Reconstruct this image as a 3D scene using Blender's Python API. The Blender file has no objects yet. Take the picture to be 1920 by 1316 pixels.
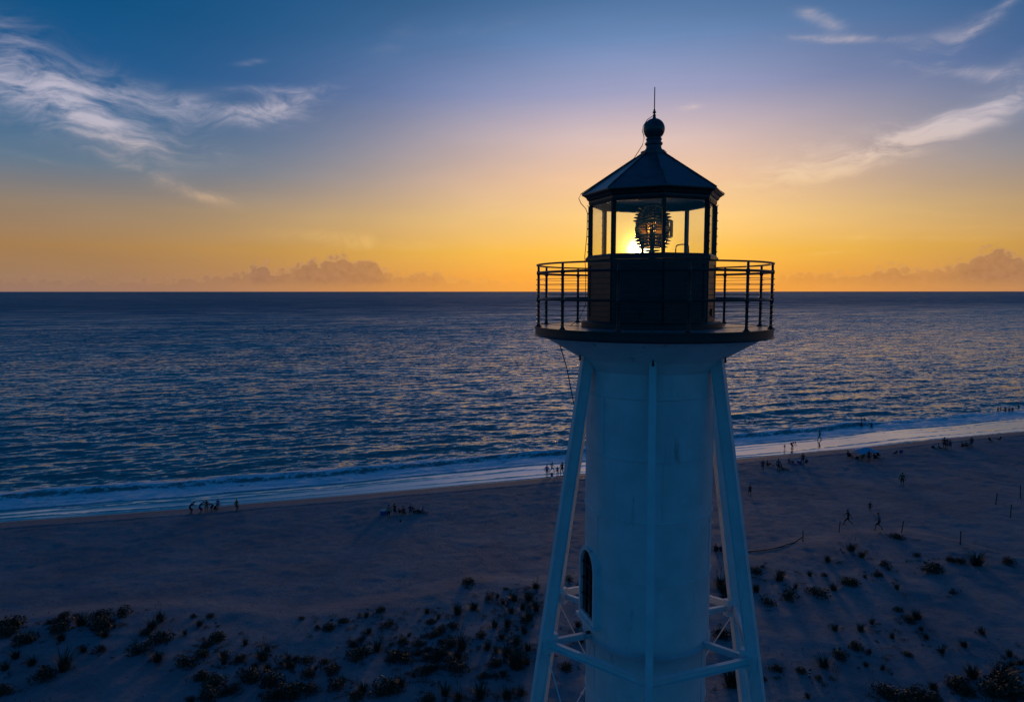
import bpy, bmesh, math, random
import numpy as np
from mathutils import Vector, Matrix

random.seed(7); rng = np.random.default_rng(7)
sc = bpy.context.scene
COL = sc.collection
R = math.radians

# ------------------------------------------------------------------ camera
FPX = 1280.0; PITCH = math.atan(112.5 / FPX); HC = 29.0
cam = bpy.data.cameras.new("camera"); camo = bpy.data.objects.new("camera", cam); COL.objects.link(camo)
cam.sensor_width = 36.0; cam.lens = 24.0; cam.clip_start = 0.1; cam.clip_end = 60000
camo.location = (0, 0, HC); camo.rotation_euler = (math.pi / 2 - PITCH, 0, 0)
sc.camera = camo

def ray(u, v):
    x = (u - 960) / FPX; y = -(v - 658) / FPX
    return Vector((x, math.cos(PITCH) + y * math.sin(PITCH), -math.sin(PITCH) + y * math.cos(PITCH)))
def azel(u, v):
    d = ray(u, v); return math.degrees(math.atan2(d.x, d.y)), math.degrees(math.atan2(d.z, math.hypot(d.x, d.y)))
def lin(r, g, b):
    f = lambda c: c / 12.92 if c <= 0.04045 else ((c + 0.055) / 1.055) ** 2.4
    return (f(r / 255), f(g / 255), f(b / 255), 1)

# ------------------------------------------------------------------ node helper
class S:
    """a socket with operators"""
    def __init__(s, nt, sock): s.nt = nt; s.k = sock
    def _m(s, op, *a):
        n = s.nt.nodes.new("ShaderNodeMath"); n.operation = op
        for i, x in enumerate((s,) + a):
            if isinstance(x, S): s.nt.links.new(x.k, n.inputs[i])
            else: n.inputs[i].default_value = x
        return S(s.nt, n.outputs[0])
    def __add__(s, o): return s._m("ADD", o)
    def __radd__(s, o): return s._m("ADD", o)
    def __sub__(s, o): return s._m("SUBTRACT", o)
    def __rsub__(s, o): return (s * -1.0) + o
    def __mul__(s, o): return s._m("MULTIPLY", o)
    def __rmul__(s, o): return s._m("MULTIPLY", o)
    def __truediv__(s, o): return s._m("DIVIDE", o)
    def __pow__(s, o): return s._m("POWER", o)
    def exp(s): return s._m("EXPONENT")
    def clamp(s):
        r = s._m("ADD", 0.0); r.k.node.use_clamp = True; return r
    def smooth(s, a, b):
        n = s.nt.nodes.new("ShaderNodeMapRange"); n.interpolation_type = "SMOOTHSTEP"
        s.nt.links.new(s.k, n.inputs[0]); n.inputs[1].default_value = a; n.inputs[2].default_value = b
        return S(s.nt, n.outputs[0])
def mk(nt, t, **kw):
    n = nt.nodes.new(t)
    for k, v in kw.items(): setattr(n, k, v)
    return n
def put(nt, sock, val):
    if isinstance(val, S): nt.links.new(val.k, sock)
    else: sock.default_value = val
def comb(nt, x, y, z=0.0):
    n = mk(nt, "ShaderNodeCombineXYZ")
    for i, q in enumerate((x, y, z)): put(nt, n.inputs[i], q)
    return S(nt, n.outputs[0])
def sep(nt, v):
    n = mk(nt, "ShaderNodeSeparateXYZ"); nt.links.new(v.k, n.inputs[0]); return [S(nt, o) for o in n.outputs]
def noise(nt, vec, scale=1.0, detail=4.0, rough=0.55, dist=0.0, color=False, dim="3D"):
    n = mk(nt, "ShaderNodeTexNoise", noise_dimensions=dim); put(nt, n.inputs["Vector"], vec)
    n.inputs["Scale"].default_value = scale; n.inputs["Detail"].default_value = detail
    n.inputs["Roughness"].default_value = rough; n.inputs["Distortion"].default_value = dist
    return S(nt, n.outputs["Color" if color else "Fac"])
def mapv(nt, vec, scale=(1, 1, 1), loc=(0, 0, 0), rot=(0, 0, 0), kind="POINT"):
    n = mk(nt, "ShaderNodeMapping", vector_type=kind); put(nt, n.inputs["Vector"], vec)
    n.inputs["Scale"].default_value = scale; n.inputs["Location"].default_value = loc; n.inputs["Rotation"].default_value = rot
    return S(nt, n.outputs[0])
def mix(nt, fac, a, b):
    n = mk(nt, "ShaderNodeMix", data_type="RGBA"); put(nt, n.inputs[0], fac); put(nt, n.inputs[6], a); put(nt, n.inputs[7], b)
    return S(nt, n.outputs[2])
def cadd(nt, a, b, fac=1.0):
    n = mk(nt, "ShaderNodeMix", data_type="RGBA", blend_type="ADD"); put(nt, n.inputs[0], fac); put(nt, n.inputs[6], a); put(nt, n.inputs[7], b)
    return S(nt, n.outputs[2])
def cscale(nt, c, f):
    n = mk(nt, "ShaderNodeVectorMath", operation="SCALE"); put(nt, n.inputs[0], c); put(nt, n.inputs[3], f)
    return S(nt, n.outputs[0])
def ramp(nt, fac, stops, interp="LINEAR"):
    n = mk(nt, "ShaderNodeValToRGB"); r = n.color_ramp; r.interpolation = interp
    r.elements.remove(r.elements[1]); r.elements[0].position, r.elements[0].color = stops[0]
    for p, c in stops[1:]: e = r.elements.new(p); e.color = c
    nt.links.new(fac.k, n.inputs[0]); return S(nt, n.outputs[0])

# ------------------------------------------------------------------ sky
SUN_AZ, SUN_EL = azel(1197, 469)
world = bpy.data.worlds.new("World"); sc.world = world; world.use_nodes = True
nt = world.node_tree; nt.nodes.clear()
tc = mk(nt, "ShaderNodeTexCoord")
vn = mk(nt, "ShaderNodeVectorMath", operation="NORMALIZE"); nt.links.new(tc.outputs["Generated"], vn.inputs[0])
D = S(nt, vn.outputs[0]); dx, dy, dz = sep(nt, D)
el = dz._m("ARCSINE") * (180 / math.pi)
azd = dx._m("ARCTAN2", dy) * (180 / math.pi)
hl = (dx * dx + dy * dy + 1e-6)._m("SQRT")
sa = R(SUN_AZ)
cosd = (dx * math.sin(sa) + dy * math.cos(sa)) / hl
dlt = cosd._m("MINIMUM", 1.0)._m("MAXIMUM", -1.0)._m("ARCCOSINE") * (180 / math.pi)
t = (el._m("MAXIMUM", 0.0) / 90.0)._m("SQRT")
P = lambda e: math.sqrt(max(e, 0) / 90)
near = ramp(nt, t, [(0, lin(250, 164, 62)), (P(1.2), lin(255, 171, 58)), (P(3.2), lin(255, 193, 74)), (P(6), lin(253, 205, 130)), (P(9), lin(246, 200, 160)),
                    (P(12), lin(222, 194, 188)), (P(15.5), lin(160, 162, 196)), (P(19.3), lin(108, 138, 184)), (P(23.5), lin(58, 104, 150)), (P(35), lin(24, 72, 122)), (P(55), lin(11, 52, 100)), (1, lin(9, 45, 93))])
far = ramp(nt, t, [(0, lin(142, 112, 104)), (P(1.2), lin(152, 120, 96)), (P(3.2), lin(158, 120, 82)), (P(6), lin(140, 123, 108)), (P(9), lin(92, 117, 140)),
                   (P(12), lin(58, 102, 142)), (P(15.5), lin(20, 87, 140)), (P(19.3), lin(5, 79, 128)), (P(23.5), lin(4, 73, 120)), (P(35), lin(5, 58, 108)), (P(55), lin(7, 51, 99)), (1, lin(9, 45, 93))])
east = ramp(nt, t, [(0, lin(2, 99, 142)), (P(6), lin(2, 101, 147)), (P(15), lin(2, 90, 141)), (P(35), lin(5, 64, 117)), (P(55), lin(4, 53, 101)), (1, lin(9, 45, 93))])
wn = ((dlt / (26.5 - el.smooth(3, 12) * 6.5)) ** 2.0 * -1.0).exp()
we = dlt.smooth(55, 120)
sky = mix(nt, we, mix(nt, wn, far, near), east)
# the even haze of dust in the low sky breaks the gradient up a little
av = comb(nt, azd, el, 1.0)
hz1 = noise(nt, mapv(nt, av, (0.035, 0.16, 1)), 1.0, 3, 0.6, dim="2D")
sky = cscale(nt, sky, hz1 * 0.22 + 0.89)
# glow of the low sun through the air
sd = Vector((math.sin(sa) * math.cos(R(SUN_EL)), math.cos(sa) * math.cos(R(SUN_EL)), math.sin(R(SUN_EL))))
dn = mk(nt, "ShaderNodeVectorMath", operation="DOT_PRODUCT"); nt.links.new(D.k, dn.inputs[0]); dn.inputs[1].default_value = sd
gam = S(nt, dn.outputs["Value"])._m("MINIMUM", 1.0)._m("ARCCOSINE") * (180 / math.pi)
def glow(sig, col, p=2.0):
    return lambda c: cadd(nt, c, cscale(nt, col, ((gam / sig) ** p * -1.0).exp()))
for g in (glow(6.0, (0.06, 0.04, 0.008)), glow(2.6, (0.40, 0.27, 0.04)), glow(1.2, (2.4, 1.6, 0.4)), glow(0.5, (28, 24, 15))): sky = g(sky)
# cirrus wisps: soft ellipses in sky angles, combed by stretched noise
CIRR = [(110, 178, 205, 46, -17, .95), (170, 222, 90, 20, -24, .8), (5, 105, 60, 45, -40, .55), (330, 190, 170, 13, -4, .55), (480, 212, 130, 17, 6, .75),
        (558, 188, 75, 13, 20, .8), (500, 168, 70, 7, 3, .6), (466, 118, 28, 4, 12, .6), (300, 335, 120, 9, -20, .55), (410, 372, 95, 8, -6, .4),
        (640, 446, 130, 10, -2, .85), (720, 462, 150, 8, 0, .5), (1580, 74, 95, 5, -8, .95), (1542, 38, 42, 9, -24, .9), (1795, 132, 82, 8, -16, .8),
        (1775, 75, 85, 16, 14, .5), (1862, 30, 95, 7, 38, .55), (1800, 236, 190, 13, 17, .95), (1610, 284, 215, 24, 14, .85), (1400, 320, 220, 36, 4, .5), (1690, 262, 270, 12, 15, .75),
        (1294, 200, 22, 5, 0, 1.1), (1650, 446, 170, 4, -3, .7), (1770, 402, 95, 5, -8, .5), (1560, 474, 80, 3, 3, .6), (1840, 430, 90, 6, -3, .5),
        (900, 55, 130, 10, 10, .22), (730, 90, 70, 18, 35, .22), (1905, 120, 40, 12, 30, .4), (230, 262, 190, 6, -4, .35), (60, 296, 60, 4, -8, .4)]
msk = None
def dotn(x, y, z):
    q = mk(nt, "ShaderNodeVectorMath", operation="DOT_PRODUCT"); nt.links.new(av.k, q.inputs[0]); q.inputs[1].default_value = (x, y, z); return q
for (u, v, a, b, ang, st) in CIRR:
    ca, ce = azel(u, v)
    cs, sn = math.cos(R(ang)), math.sin(R(ang)); ka, kb = 0.9 * 24.5 / a, 0.74 * 22.5 / b
    x_, y_ = [S(nt, q.outputs["Value"]) for q in (dotn(cs * ka, sn * ka, -(ca * cs + ce * sn) * ka), dotn(-sn * kb, cs * kb, (ca * sn - ce * cs) * kb))]
    g = (x_ * x_)._m("ADD", y_ * y_)._m("MULTIPLY", -1.0).exp()
    msk = g * st if msk is None else g._m("MULTIPLY_ADD", st, msk)
warp = noise(nt, mapv(nt, av, (0.16, 0.22, 1)), 1.0, 2, 0.5, color=True, dim="2D")
wv = mk(nt, "ShaderNodeVectorMath", operation="MULTIPLY_ADD"); nt.links.new(warp.k, wv.inputs[0]); wv.inputs[1].default_value = (5, 3.2, 0); nt.links.new(av.k, wv.inputs[2])
fib = noise(nt, mapv(nt, S(nt, wv.outputs[0]), (0.16, 0.75, 1), rot=(0, 0, R(8))), 1.0, 5, 0.62, dim="2D")
fib2 = noise(nt, mapv(nt, S(nt, wv.outputs[0]), (0.5, 1.3, 1)), 1.0, 4, 0.65, dim="2D")
dens = (msk * ((fib - 0.5) * 1.9 + (fib2 - 0.5) * 0.8 + 0.56)).smooth(0.0, 1.6)
lowk = el.smooth(13, 4)
ccol = mix(nt, lowk, mix(nt, wn, lin(196, 190, 206), lin(240, 214, 196)), mix(nt, wn, lin(222, 178, 120), lin(255, 206, 110)))
sky = mix(nt, dens * 0.85, sky, ccol)
# a bank of cumulus standing on the horizon
TOPS = [(-900, 520), (-200, 522), (0, 521), (160, 518), (320, 519), (420, 511), (462, 506), (472, 492), (500, 489), (514, 500), (552, 500), (562, 487), (600, 486), (622, 478), (645, 475), (668, 484),
        (706, 481), (716, 497), (735, 512), (815, 507), (850, 520), (1000, 527), (1380, 526), (1500, 508), (1600, 510), (1678, 494), (1730, 504), (1800, 490), (1838, 468), (1872, 456), (1900, 474), (1990, 490)]
A0, A1 = -60.0, 60.0
stops = []
for (u, v) in TOPS:
    a, e = azel(u, v); stops.append(((a - A0) / (A1 - A0), (e / 6, e / 6, e / 6, 1)))
htop = ramp(nt, (azd - A0) / (A1 - A0), stops)
htop = sep(nt, htop)[0] * 6.0
b1 = mk(nt, "ShaderNodeTexVoronoi", feature="F1", voronoi_dimensions="2D"); b1.inputs["Scale"].default_value = 1.0
nt.links.new(mapv(nt, av, (1.3, 1.6, 1)).k, b1.inputs["Vector"])
b2 = mk(nt, "ShaderNodeTexVoronoi", feature="F1", voronoi_dimensions="2D"); b2.inputs["Scale"].default_value = 1.0
nt.links.new(mapv(nt, av, (3.4, 3.8, 1)).k, b2.inputs["Vector"])
fb = noise(nt, mapv(nt, av, (1.6, 1.9, 1)), 1.0, 5, 0.62, dim="2D")
edge = htop + 0.45 - S(nt, b1.outputs["Distance"]) * 0.85 - S(nt, b2.outputs["Distance"]) * 0.22 + (fb - 0.5) * 0.8 - el
cm = edge.smooth(-0.05, 0.32) * el.smooth(-0.5, 0.15)
rim = cm * edge.smooth(0.55, 0.05)
body = mix(nt, wn, lin(132, 102, 96), lin(214, 146, 74))
body = cscale(nt, body, (fb - 0.5) * 0.5 + 0.98)
lit = mix(nt, wn, lin(196, 152, 112), lin(255, 196, 100))
ccu = mix(nt, rim * 0.75, body, lit)
sky = mix(nt, cm * dlt.smooth(1.0, 16.0) * we._m("SUBTRACT", 1.0)._m("ABSOLUTE") * el.smooth(0.0, 1.0) * (htop.smooth(0.9, 2.8) * 0.5 + 0.32), sky, ccu)
# the physical sky of the same sun underneath it all
nish = mk(nt, "ShaderNodeTexSky", sky_type="NISHITA"); nish.sun_disc = False
nish.sun_elevation = R(SUN_EL); nish.sun_rotation = R(SUN_AZ); nish.altitude = 30
sky = cadd(nt, sky, cscale(nt, S(nt, nish.outputs[0]), 0.0015))
bg = mk(nt, "ShaderNodeBackground"); nt.links.new(sky.k, bg.inputs[0]); bg.inputs[1].default_value = 1.0
wo = mk(nt, "ShaderNodeOutputWorld"); nt.links.new(bg.outputs[0], wo.inputs[0])
world.cycles.sampling_method = "NONE"

# ------------------------------------------------------------------ sun, exposure
sl = bpy.data.lights.new("sun", "SUN"); sl.energy = 0.42; sl.angle = R(5.0); sl.color = (1.0, 0.58, 0.27)
so = bpy.data.objects.new("sun", sl); COL.objects.link(so); so.location = (0, 0, 80)
so.rotation_euler = Vector(sd).to_track_quat("Z", "Y").to_euler()
sc.view_settings.view_transform = "Standard"; sc.view_settings.look = "None"
sc.view_settings.exposure = 0.0; sc.view_settings.gamma = 1.0; sc.view_settings.use_curve_mapping = False
sc.cycles.use_denoising = True
sc.cycles.max_bounces = 10; sc.cycles.diffuse_bounces = 2; sc.cycles.glossy_bounces = 3; sc.cycles.transparent_max_bounces = 16; sc.cycles.transmission_bounces = 10
sc.cycles.sample_clamp_indirect = 4.0; sc.cycles.caustics_reflective = False; sc.cycles.caustics_refractive = False

# ------------------------------------------------------------------ mesh helpers
class MB:
    def __init__(s): s.v = []; s.f = []; s.m = []
    def add(s, verts, faces, mi=0):
        o = len(s.v); s.v += [tuple(p) for p in verts]
        s.f += [tuple(i + o for i in f) for f in faces]; s.m += [mi] * len(faces); return s
    def box(s, c, d, mi=0, rz=0.0):
        x, y, z = (q / 2 for q in d); cs, sn = math.cos(rz), math.sin(rz); V = []
        for a in (-1, 1):
            for b in (-1, 1):
                for k in (-1, 1):
                    px, py = a * x, b * y
                    V.append((c[0] + px * cs - py * sn, c[1] + px * sn + py * cs, c[2] + k * z))
        return s.add(V, [(0, 1, 3, 2), (4, 6, 7, 5), (0, 4, 5, 1), (2, 3, 7, 6), (0, 2, 6, 4), (1, 5, 7, 3)], mi)
    def lathe(s, prof, n=48, mi=0, c=(0, 0, 0), a0=0.0, closed=False, a1=2 * math.pi):
        full = abs(a1 - 2 * math.pi) < 1e-6; k = n if full else n + 1; V = []
        for i in range(k):
            a = a0 + a1 * i / n
            for r, z in prof: V.append((c[0] + r * math.sin(a), c[1] - r * math.cos(a), c[2] + z))
        m = len(prof); F = []
        for i in range(n):
            j = (i + 1) % k
            for q in range(m if closed else m - 1):
                w = (q + 1) % m; F.append((i * m + q, j * m + q, j * m + w, i * m + w))
        return s.add(V, F, mi)
    def tube(s, pts, r, n=8, mi=0, cap=True):
        pts = [Vector(p) for p in pts]; rs = r if isinstance(r, (list, tuple)) else [r] * len(pts); V = []
        up = Vector((0, 0, 1))
        for i, p in enumerate(pts):
            tg = (pts[min(i + 1, len(pts) - 1)] - pts[max(i - 1, 0)]).normalized()
            if abs(tg.dot(up)) > 0.98: a = Vector((1, 0, 0))
            else: a = up
            x = tg.cross(a).normalized(); y = x.cross(tg)
            for k in range(n):
                an = 2 * math.pi * k / n; V.append(p + (x * math.cos(an) + y * math.sin(an)) * rs[i])
        F = []
        for i in range(len(pts) - 1):
            for k in range(n):
                l = (k + 1) % n; F.append((i * n + k, i * n + l, (i + 1) * n + l, (i + 1) * n + k))
        if cap: F.append(tuple(range(n))[::-1]); F.append(tuple((len(pts) - 1) * n + k for k in range(n)))
        return s.add(V, F, mi)
    def bar(s, a, b, w, h, mi=0, side=None):
        """straight bar of rectangular section; side = direction of its width"""
        a = Vector(a); b = Vector(b); tg = (b - a).normalized()
        x = Vector(side).normalized() if side is not None else tg.cross(Vector((0, 0, 1))).normalized()
        x = (x - tg * x.dot(tg)).normalized(); y = x.cross(tg); V = []
        for p in (a, b):
            for i, j in ((-1, -1), (1, -1), (1, 1), (-1, 1)): V.append(p + x * (i * w / 2) + y * (j * h / 2))
        return s.add(V, [(0, 3, 2, 1), (4, 5, 6, 7)] + [(i, (i + 1) % 4, (i + 1) % 4 + 4, i + 4) for i in range(4)], mi)
    def prism(s, poly, z0, z1, mi=0):
        n = len(poly); V = [(x, y, z0) for x, y in poly] + [(x, y, z1) for x, y in poly]
        return s.add(V, [tuple(range(n))[::-1], tuple(range(n, 2 * n))] + [(i, (i + 1) % n, (i + 1) % n + n, i + n) for i in range(n)], mi)
    def mesh(s, name, mats, smooth=False, recalc=True):
        me = bpy.data.meshes.new(name); me.from_pydata(s.v, [], s.f)
        for m in (mats if isinstance(mats, (list, tuple)) else [mats]): me.materials.append(m)
        me.polygons.foreach_set("material_index", s.m)
        if recalc:
            bm = bmesh.new(); bm.from_mesh(me); bmesh.ops.recalc_face_normals(bm, faces=bm.faces); bm.to_mesh(me); bm.free()
        if smooth is True: me.polygons.foreach_set("use_smooth", [True] * len(me.polygons))
        elif smooth:
            me.polygons.foreach_set("use_smooth", [True] * len(me.polygons)); me.set_sharp_from_angle(angle=R(smooth))
        me.update(); return me
    def build(s, name, mats, parent=None, smooth=False, **kw): return obj(name, s.mesh(name, mats, smooth), parent, **kw)
def obj(name, me, parent=None, label=None, cat=None, group=None, kind=None, loc=None, rz=None):
    o = bpy.data.objects.new(name, me); COL.objects.link(o)
    if parent is not None: o.parent = parent
    return tag(o, label, cat, group, kind, loc, rz)
def tag(o, label=None, cat=None, group=None, kind=None, loc=None, rz=None):
    if label: o["label"] = label
    if cat: o["category"] = cat
    if group: o["group"] = group
    if kind: o["kind"] = kind
    if loc is not None: o.location = loc
    if rz is not None: o.rotation_euler = (0, 0, rz)
    return o
def copy_tree(o, parent=None):
    c = o.copy(); COL.objects.link(c)
    if parent is not None: c.parent = parent
    for ch in list(o.children): copy_tree(ch, c)
    return c

# ------------------------------------------------------------------ materials
def mat(name, col, rough=0.6, metal=0.0, var=0.0, vscale=6.0, bump=0.0, bscale=20.0, rust=0.0, spec=0.5):
    m = bpy.data.materials.new(name); m.use_nodes = True; n = m.node_tree; b = n.nodes["Principled BSDF"]
    b.inputs["Roughness"].default_value = rough; b.inputs["Metallic"].default_value = metal; b.inputs["Specular IOR Level"].default_value = spec
    c = (*col, 1)
    tcn = mk(n, "ShaderNodeTexCoord"); oc = S(n, tcn.outputs["Object"])
    if var:
        f = noise(n, oc, vscale, 5, 0.6); lo = tuple(x * (1 - var) for x in col) + (1,); hi = tuple(min(1, x * (1 + var)) for x in col) + (1,)
        cs = mix(n, f.smooth(0.3, 0.7), lo, hi)
        if rust:
            f2 = noise(n, mapv(n, oc, (5, 5, 0.9)), 1.0, 6, 0.65) ; f3 = noise(n, oc, 0.9, 2, 0.5)
            cs = mix(n, f2.smooth(0.56, 0.74) * f3.smooth(0.46, 0.62) * rust, cs, (0.16, 0.055, 0.02, 1))
        n.links.new(cs.k, b.inputs["Base Color"])
        n.links.new((f * 0.25 + (rough - 0.12)).k, b.inputs["Roughness"])
    else: b.inputs["Base Color"].default_value = c
    if bump:
        bn = mk(n, "ShaderNodeBump"); bn.inputs["Strength"].default_value = bump; bn.inputs["Distance"].default_value = 0.02
        n.links.new(noise(n, oc, bscale, 4, 0.6).k, bn.inputs["Height"]); n.links.new(bn.outputs[0], b.inputs["Normal"])
    return m
WHITE = mat("white_paint", (0.70, 0.72, 0.72), 0.45, var=0.07, vscale=2.2, bump=0.12, bscale=9, rust=0.75)
LEGW = mat("white_steel", (0.72, 0.73, 0.73), 0.42, var=0.06, vscale=3.0, bump=0.08, bscale=14, rust=0.5)
IRON = mat("black_iron", (0.022, 0.020, 0.020), 0.42, var=0.4, vscale=5, bump=0.15, bscale=16)
ROOFM = mat("dark_roof_metal", (0.07, 0.07, 0.078), 0.30, var=0.35, vscale=4, bump=0.12, bscale=6)
DECKM = mat("deck_plate", (0.24, 0.24, 0.25), 0.30, var=0.25, vscale=4, bump=0.2, bscale=22)
BRASS = mat("aged_brass", (0.30, 0.19, 0.07), 0.35, metal=0.9, var=0.2)
RUSTY = mat("rust_stain", (0.15, 0.05, 0.02), 0.8, var=0.3)
WOOD = mat("weathered_wood", (0.11, 0.08, 0.06), 0.8, var=0.3, vscale=9)
CABLE = mat("steel_cable", (0.10, 0.09, 0.08), 0.4, metal=0.6)
def glassm(name, tint=(1, 1, 1), rough=0.0):
    m = bpy.data.materials.new(name); m.use_nodes = True; n = m.node_tree; n.nodes.clear()
    o = mk(n, "ShaderNodeOutputMaterial"); mx = mk(n, "ShaderNodeMixShader"); tr = mk(n, "ShaderNodeBsdfTransparent"); gl = mk(n, "ShaderNodeBsdfGlossy")
    tr.inputs[0].default_value = (*tint, 1); gl.inputs["Roughness"].default_value = 0.03
    fr = mk(n, "ShaderNodeLayerWeight")
    tcn = mk(n, "ShaderNodeTexCoord"); gr = noise(n, S(n, tcn.outputs["Object"]), 3.0, 5, 0.6)
    n.links.new((S(n, fr.outputs["Facing"]) ** 5.0 * 0.7 + 0.03 + gr.smooth(0.5, 0.9) * 0.05).clamp().k, mx.inputs[0])
    n.links.new(tr.outputs[0], mx.inputs[1]); n.links.new(gl.outputs[0], mx.inputs[2]); n.links.new(mx.outputs[0], o.inputs[0]); return m
PANE = glassm("lantern_glass", (0.97, 0.97, 0.95))
DPANE = mat("dark_window_glass", (0.008, 0.009, 0.012), 0.08)
def prismglass():
    m = bpy.data.materials.new("lens_glass"); m.use_nodes = True; n = m.node_tree; n.nodes.clear()
    o = mk(n, "ShaderNodeOutputMaterial"); g = mk(n, "ShaderNodeBsdfGlass"); g.inputs["Color"].default_value = (0.84, 0.72, 0.50, 1); g.inputs["IOR"].default_value = 1.5; g.inputs["Roughness"].default_value = 0.02
    n.links.new(g.outputs[0], o.inputs[0]); return m
LENSG = prismglass()

# ------------------------------------------------------------------ terrain functions (numpy)
def vnoise(x, y, seed=0):
    xi = np.floor(x).astype(np.int64); yi = np.floor(y).astype(np.int64); fx = x - xi; fy = y - yi
    fx = fx * fx * (3 - 2 * fx); fy = fy * fy * (3 - 2 * fy)
    def h(a, b):
        n = (a * 374761393 + b * 668265263 + seed * 982451653) & 0xFFFFFFFF
        n = ((n ^ (n >> 13)) * 1274126177) & 0xFFFFFFFF
        return ((n ^ (n >> 16)) & 0xFFFF) / 65535.0
    return (h(xi, yi) * (1 - fx) + h(xi + 1, yi) * fx) * (1 - fy) + (h(xi, yi + 1) * (1 - fx) + h(xi + 1, yi + 1) * fx) * fy
def fbm(x, y, o=4, seed=0):
    s = 0; a = 0.5
    for i in range(o): s = s + a * vnoise(x, y, seed + i * 17); x = x * 2.03; y = y * 2.03; a *= 0.5
    return s
def sst(a, b, x):
    t = np.clip((x - a) / (b - a), 0, 1); return t * t * (3 - 2 * t)
P0 = np.array([-64.6, 84.0]); _a = math.atan2(138.9 - 84.0, 105.8 + 64.6)
E = np.array([math.cos(_a), math.sin(_a)]); NI = np.array([math.sin(_a), -math.cos(_a)])     # along the shore, inland
def gpt(u, v, z=0.0):
    d = ray(u, v); k = (z - HC) / d.z; return np.array([d.x * k, d.y * k])
WL = [(-400, 1010), (0, 978), (180, 966), (350, 953), (450, 945), (540, 937), (700, 924), (900, 906), (1050, 893), (1380, 860), (1500, 849), (1620, 838), (1700, 829), (1800, 819), (1920, 808), (2300, 778)]
_s = []; _w = []
for (u, v) in WL:
    q = gpt(u, v) - P0; _s.append(float(q @ E)); _w.append(float(q @ NI))
_s = np.array(_s); _w = np.array(_w)
def shore(s):
    sm = 0
    for k in (-6, -3, 0, 3, 6): sm = sm + np.interp(s + k, _s, _w)
    return sm / 5 + 0.35 * (fbm(s * 0.11, s * 0 + 3.3, 3, 5) - 0.44)
def sd_of(x, y):
    qx = x - P0[0]; qy = y - P0[1]
    s = qx * E[0] + qy * E[1]; return s, qx * NI[0] + qy * NI[1] - shore(s)
DL = [(-500, 1180), (0, 1150), (300, 1120), (560, 1140), (760, 1110), (880, 1075), (1010, 1080), (1200, 1060), (1400, 1036), (1500, 1012), (1600, 992), (1700, 990), (1800, 1014), (1920, 1048), (2300, 1100)]
_ds = []; _dd = []
for (u, v) in DL:
    g = gpt(u, v, 0.6); s_, d_ = sd_of(np.array([g[0]]), np.array([g[1]])); _ds.append(s_[0]); _dd.append(d_[0])
_o = np.argsort(_ds); _ds = np.array(_ds)[_o]; _dd = np.array(_dd)[_o]
TA = R(azel(1221, 545.5)[0]); TD = 12.5; TX, TY = TD * math.sin(TA), TD * math.cos(TA)
def berm_w(s): return 4.2 + 1.0 * (fbm(s * 0.16, s * 0 + 9.1, 3, 21) - 0.44)
def hz(x, y):
    x = np.asarray(x, float); y = np.asarray(y, float)
    s, d = sd_of(x, y); bw = berm_w(s)
    z = np.where(d < 0, np.maximum(0.075 * d, -4), 0.43 * np.clip(d / bw, 0, 1) ** 1.1)
    z = z - 0.07 * np.exp(-((d - bw - 0.35) / 0.35) ** 2) + 0.02 * np.exp(-((d - bw) / 0.2) ** 2)
    z = z - 0.020 * np.clip(d - bw, 0, 13) + 0.30 * sst(16, 40, d)
    inl = sst(2.5, 6, d)
    dd = d - np.interp(s, _ds, _dd)
    z = z + inl * (0.16 * (fbm(x * 0.09, y * 0.09, 4, 3) - 0.47) + 0.17 * (fbm(x * 0.5, y * 0.5, 3, 8) - 0.44))
    dune = sst(-1.2, 2.6, dd)
    z = z + dune * (0.35 + 0.55 * (fbm(x * 0.11, y * 0.11, 3, 40) - 0.42) + 0.11 * (fbm(x * 0.6, y * 0.6, 2, 44) - 0.40))
    # footprints and scuffs
    fp = fbm(x * 1.7, y * 1.7, 2, 60)
    z = z + inl * 0.13 * (fp - 0.38)
    k = sst(9, 5.0, np.hypot(x - TX, y - TY)); z = z * (1 - k) + 1.0 * k
    return z
def zfast(x, y):
    i = min(max(int(np.searchsorted(gx, x)) - 1, 0), len(gx) - 2); j = min(max(int(np.searchsorted(gy, y)) - 1, 0), len(gy) - 2)
    a = (x - gx[i]) / (gx[i + 1] - gx[i]); b = (y - gy[j]) / (gy[j + 1] - gy[j])
    return float((Z[j, i] * (1 - a) + Z[j, i + 1] * a) * (1 - b) + (Z[j + 1, i] * (1 - a) + Z[j + 1, i + 1] * a) * b)
def ground(u, v):
    z = 0.5
    for _ in range(12):
        g = gpt(u, v, z); z = 0.5 * z + 0.5 * zfast(g[0], g[1])
    g = gpt(u, v, z); return Vector((g[0], g[1], zfast(g[0], g[1])))
def gridmesh(name, X, Y, Z, m):
    nr, nc = X.shape; me = bpy.data.meshes.new(name); n = nr * nc
    co = np.empty((n, 3), np.float32); co[:, 0] = X.ravel(); co[:, 1] = Y.ravel(); co[:, 2] = Z.ravel()
    i = np.arange(n).reshape(nr, nc)
    q = np.stack([i[:-1, :-1], i[:-1, 1:], i[1:, 1:], i[1:, :-1]], -1).reshape(-1, 4)
    me.vertices.add(n); me.vertices.foreach_set("co", co.ravel()); nf = len(q)
    me.loops.add(nf * 4); me.loops.foreach_set("vertex_index", q.ravel().astype(np.int32))
    me.polygons.add(nf); me.polygons.foreach_set("loop_start", np.arange(nf, dtype=np.int32) * 4)
    me.polygons.foreach_set("use_smooth", np.ones(nf, bool)); me.materials.append(m); me.update(); me.validate()
    return me
def fattr(me, name, arr):
    a = me.attributes.new(name, "FLOAT", "POINT"); a.data.foreach_set("value", np.asarray(arr, np.float32).ravel())
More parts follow.
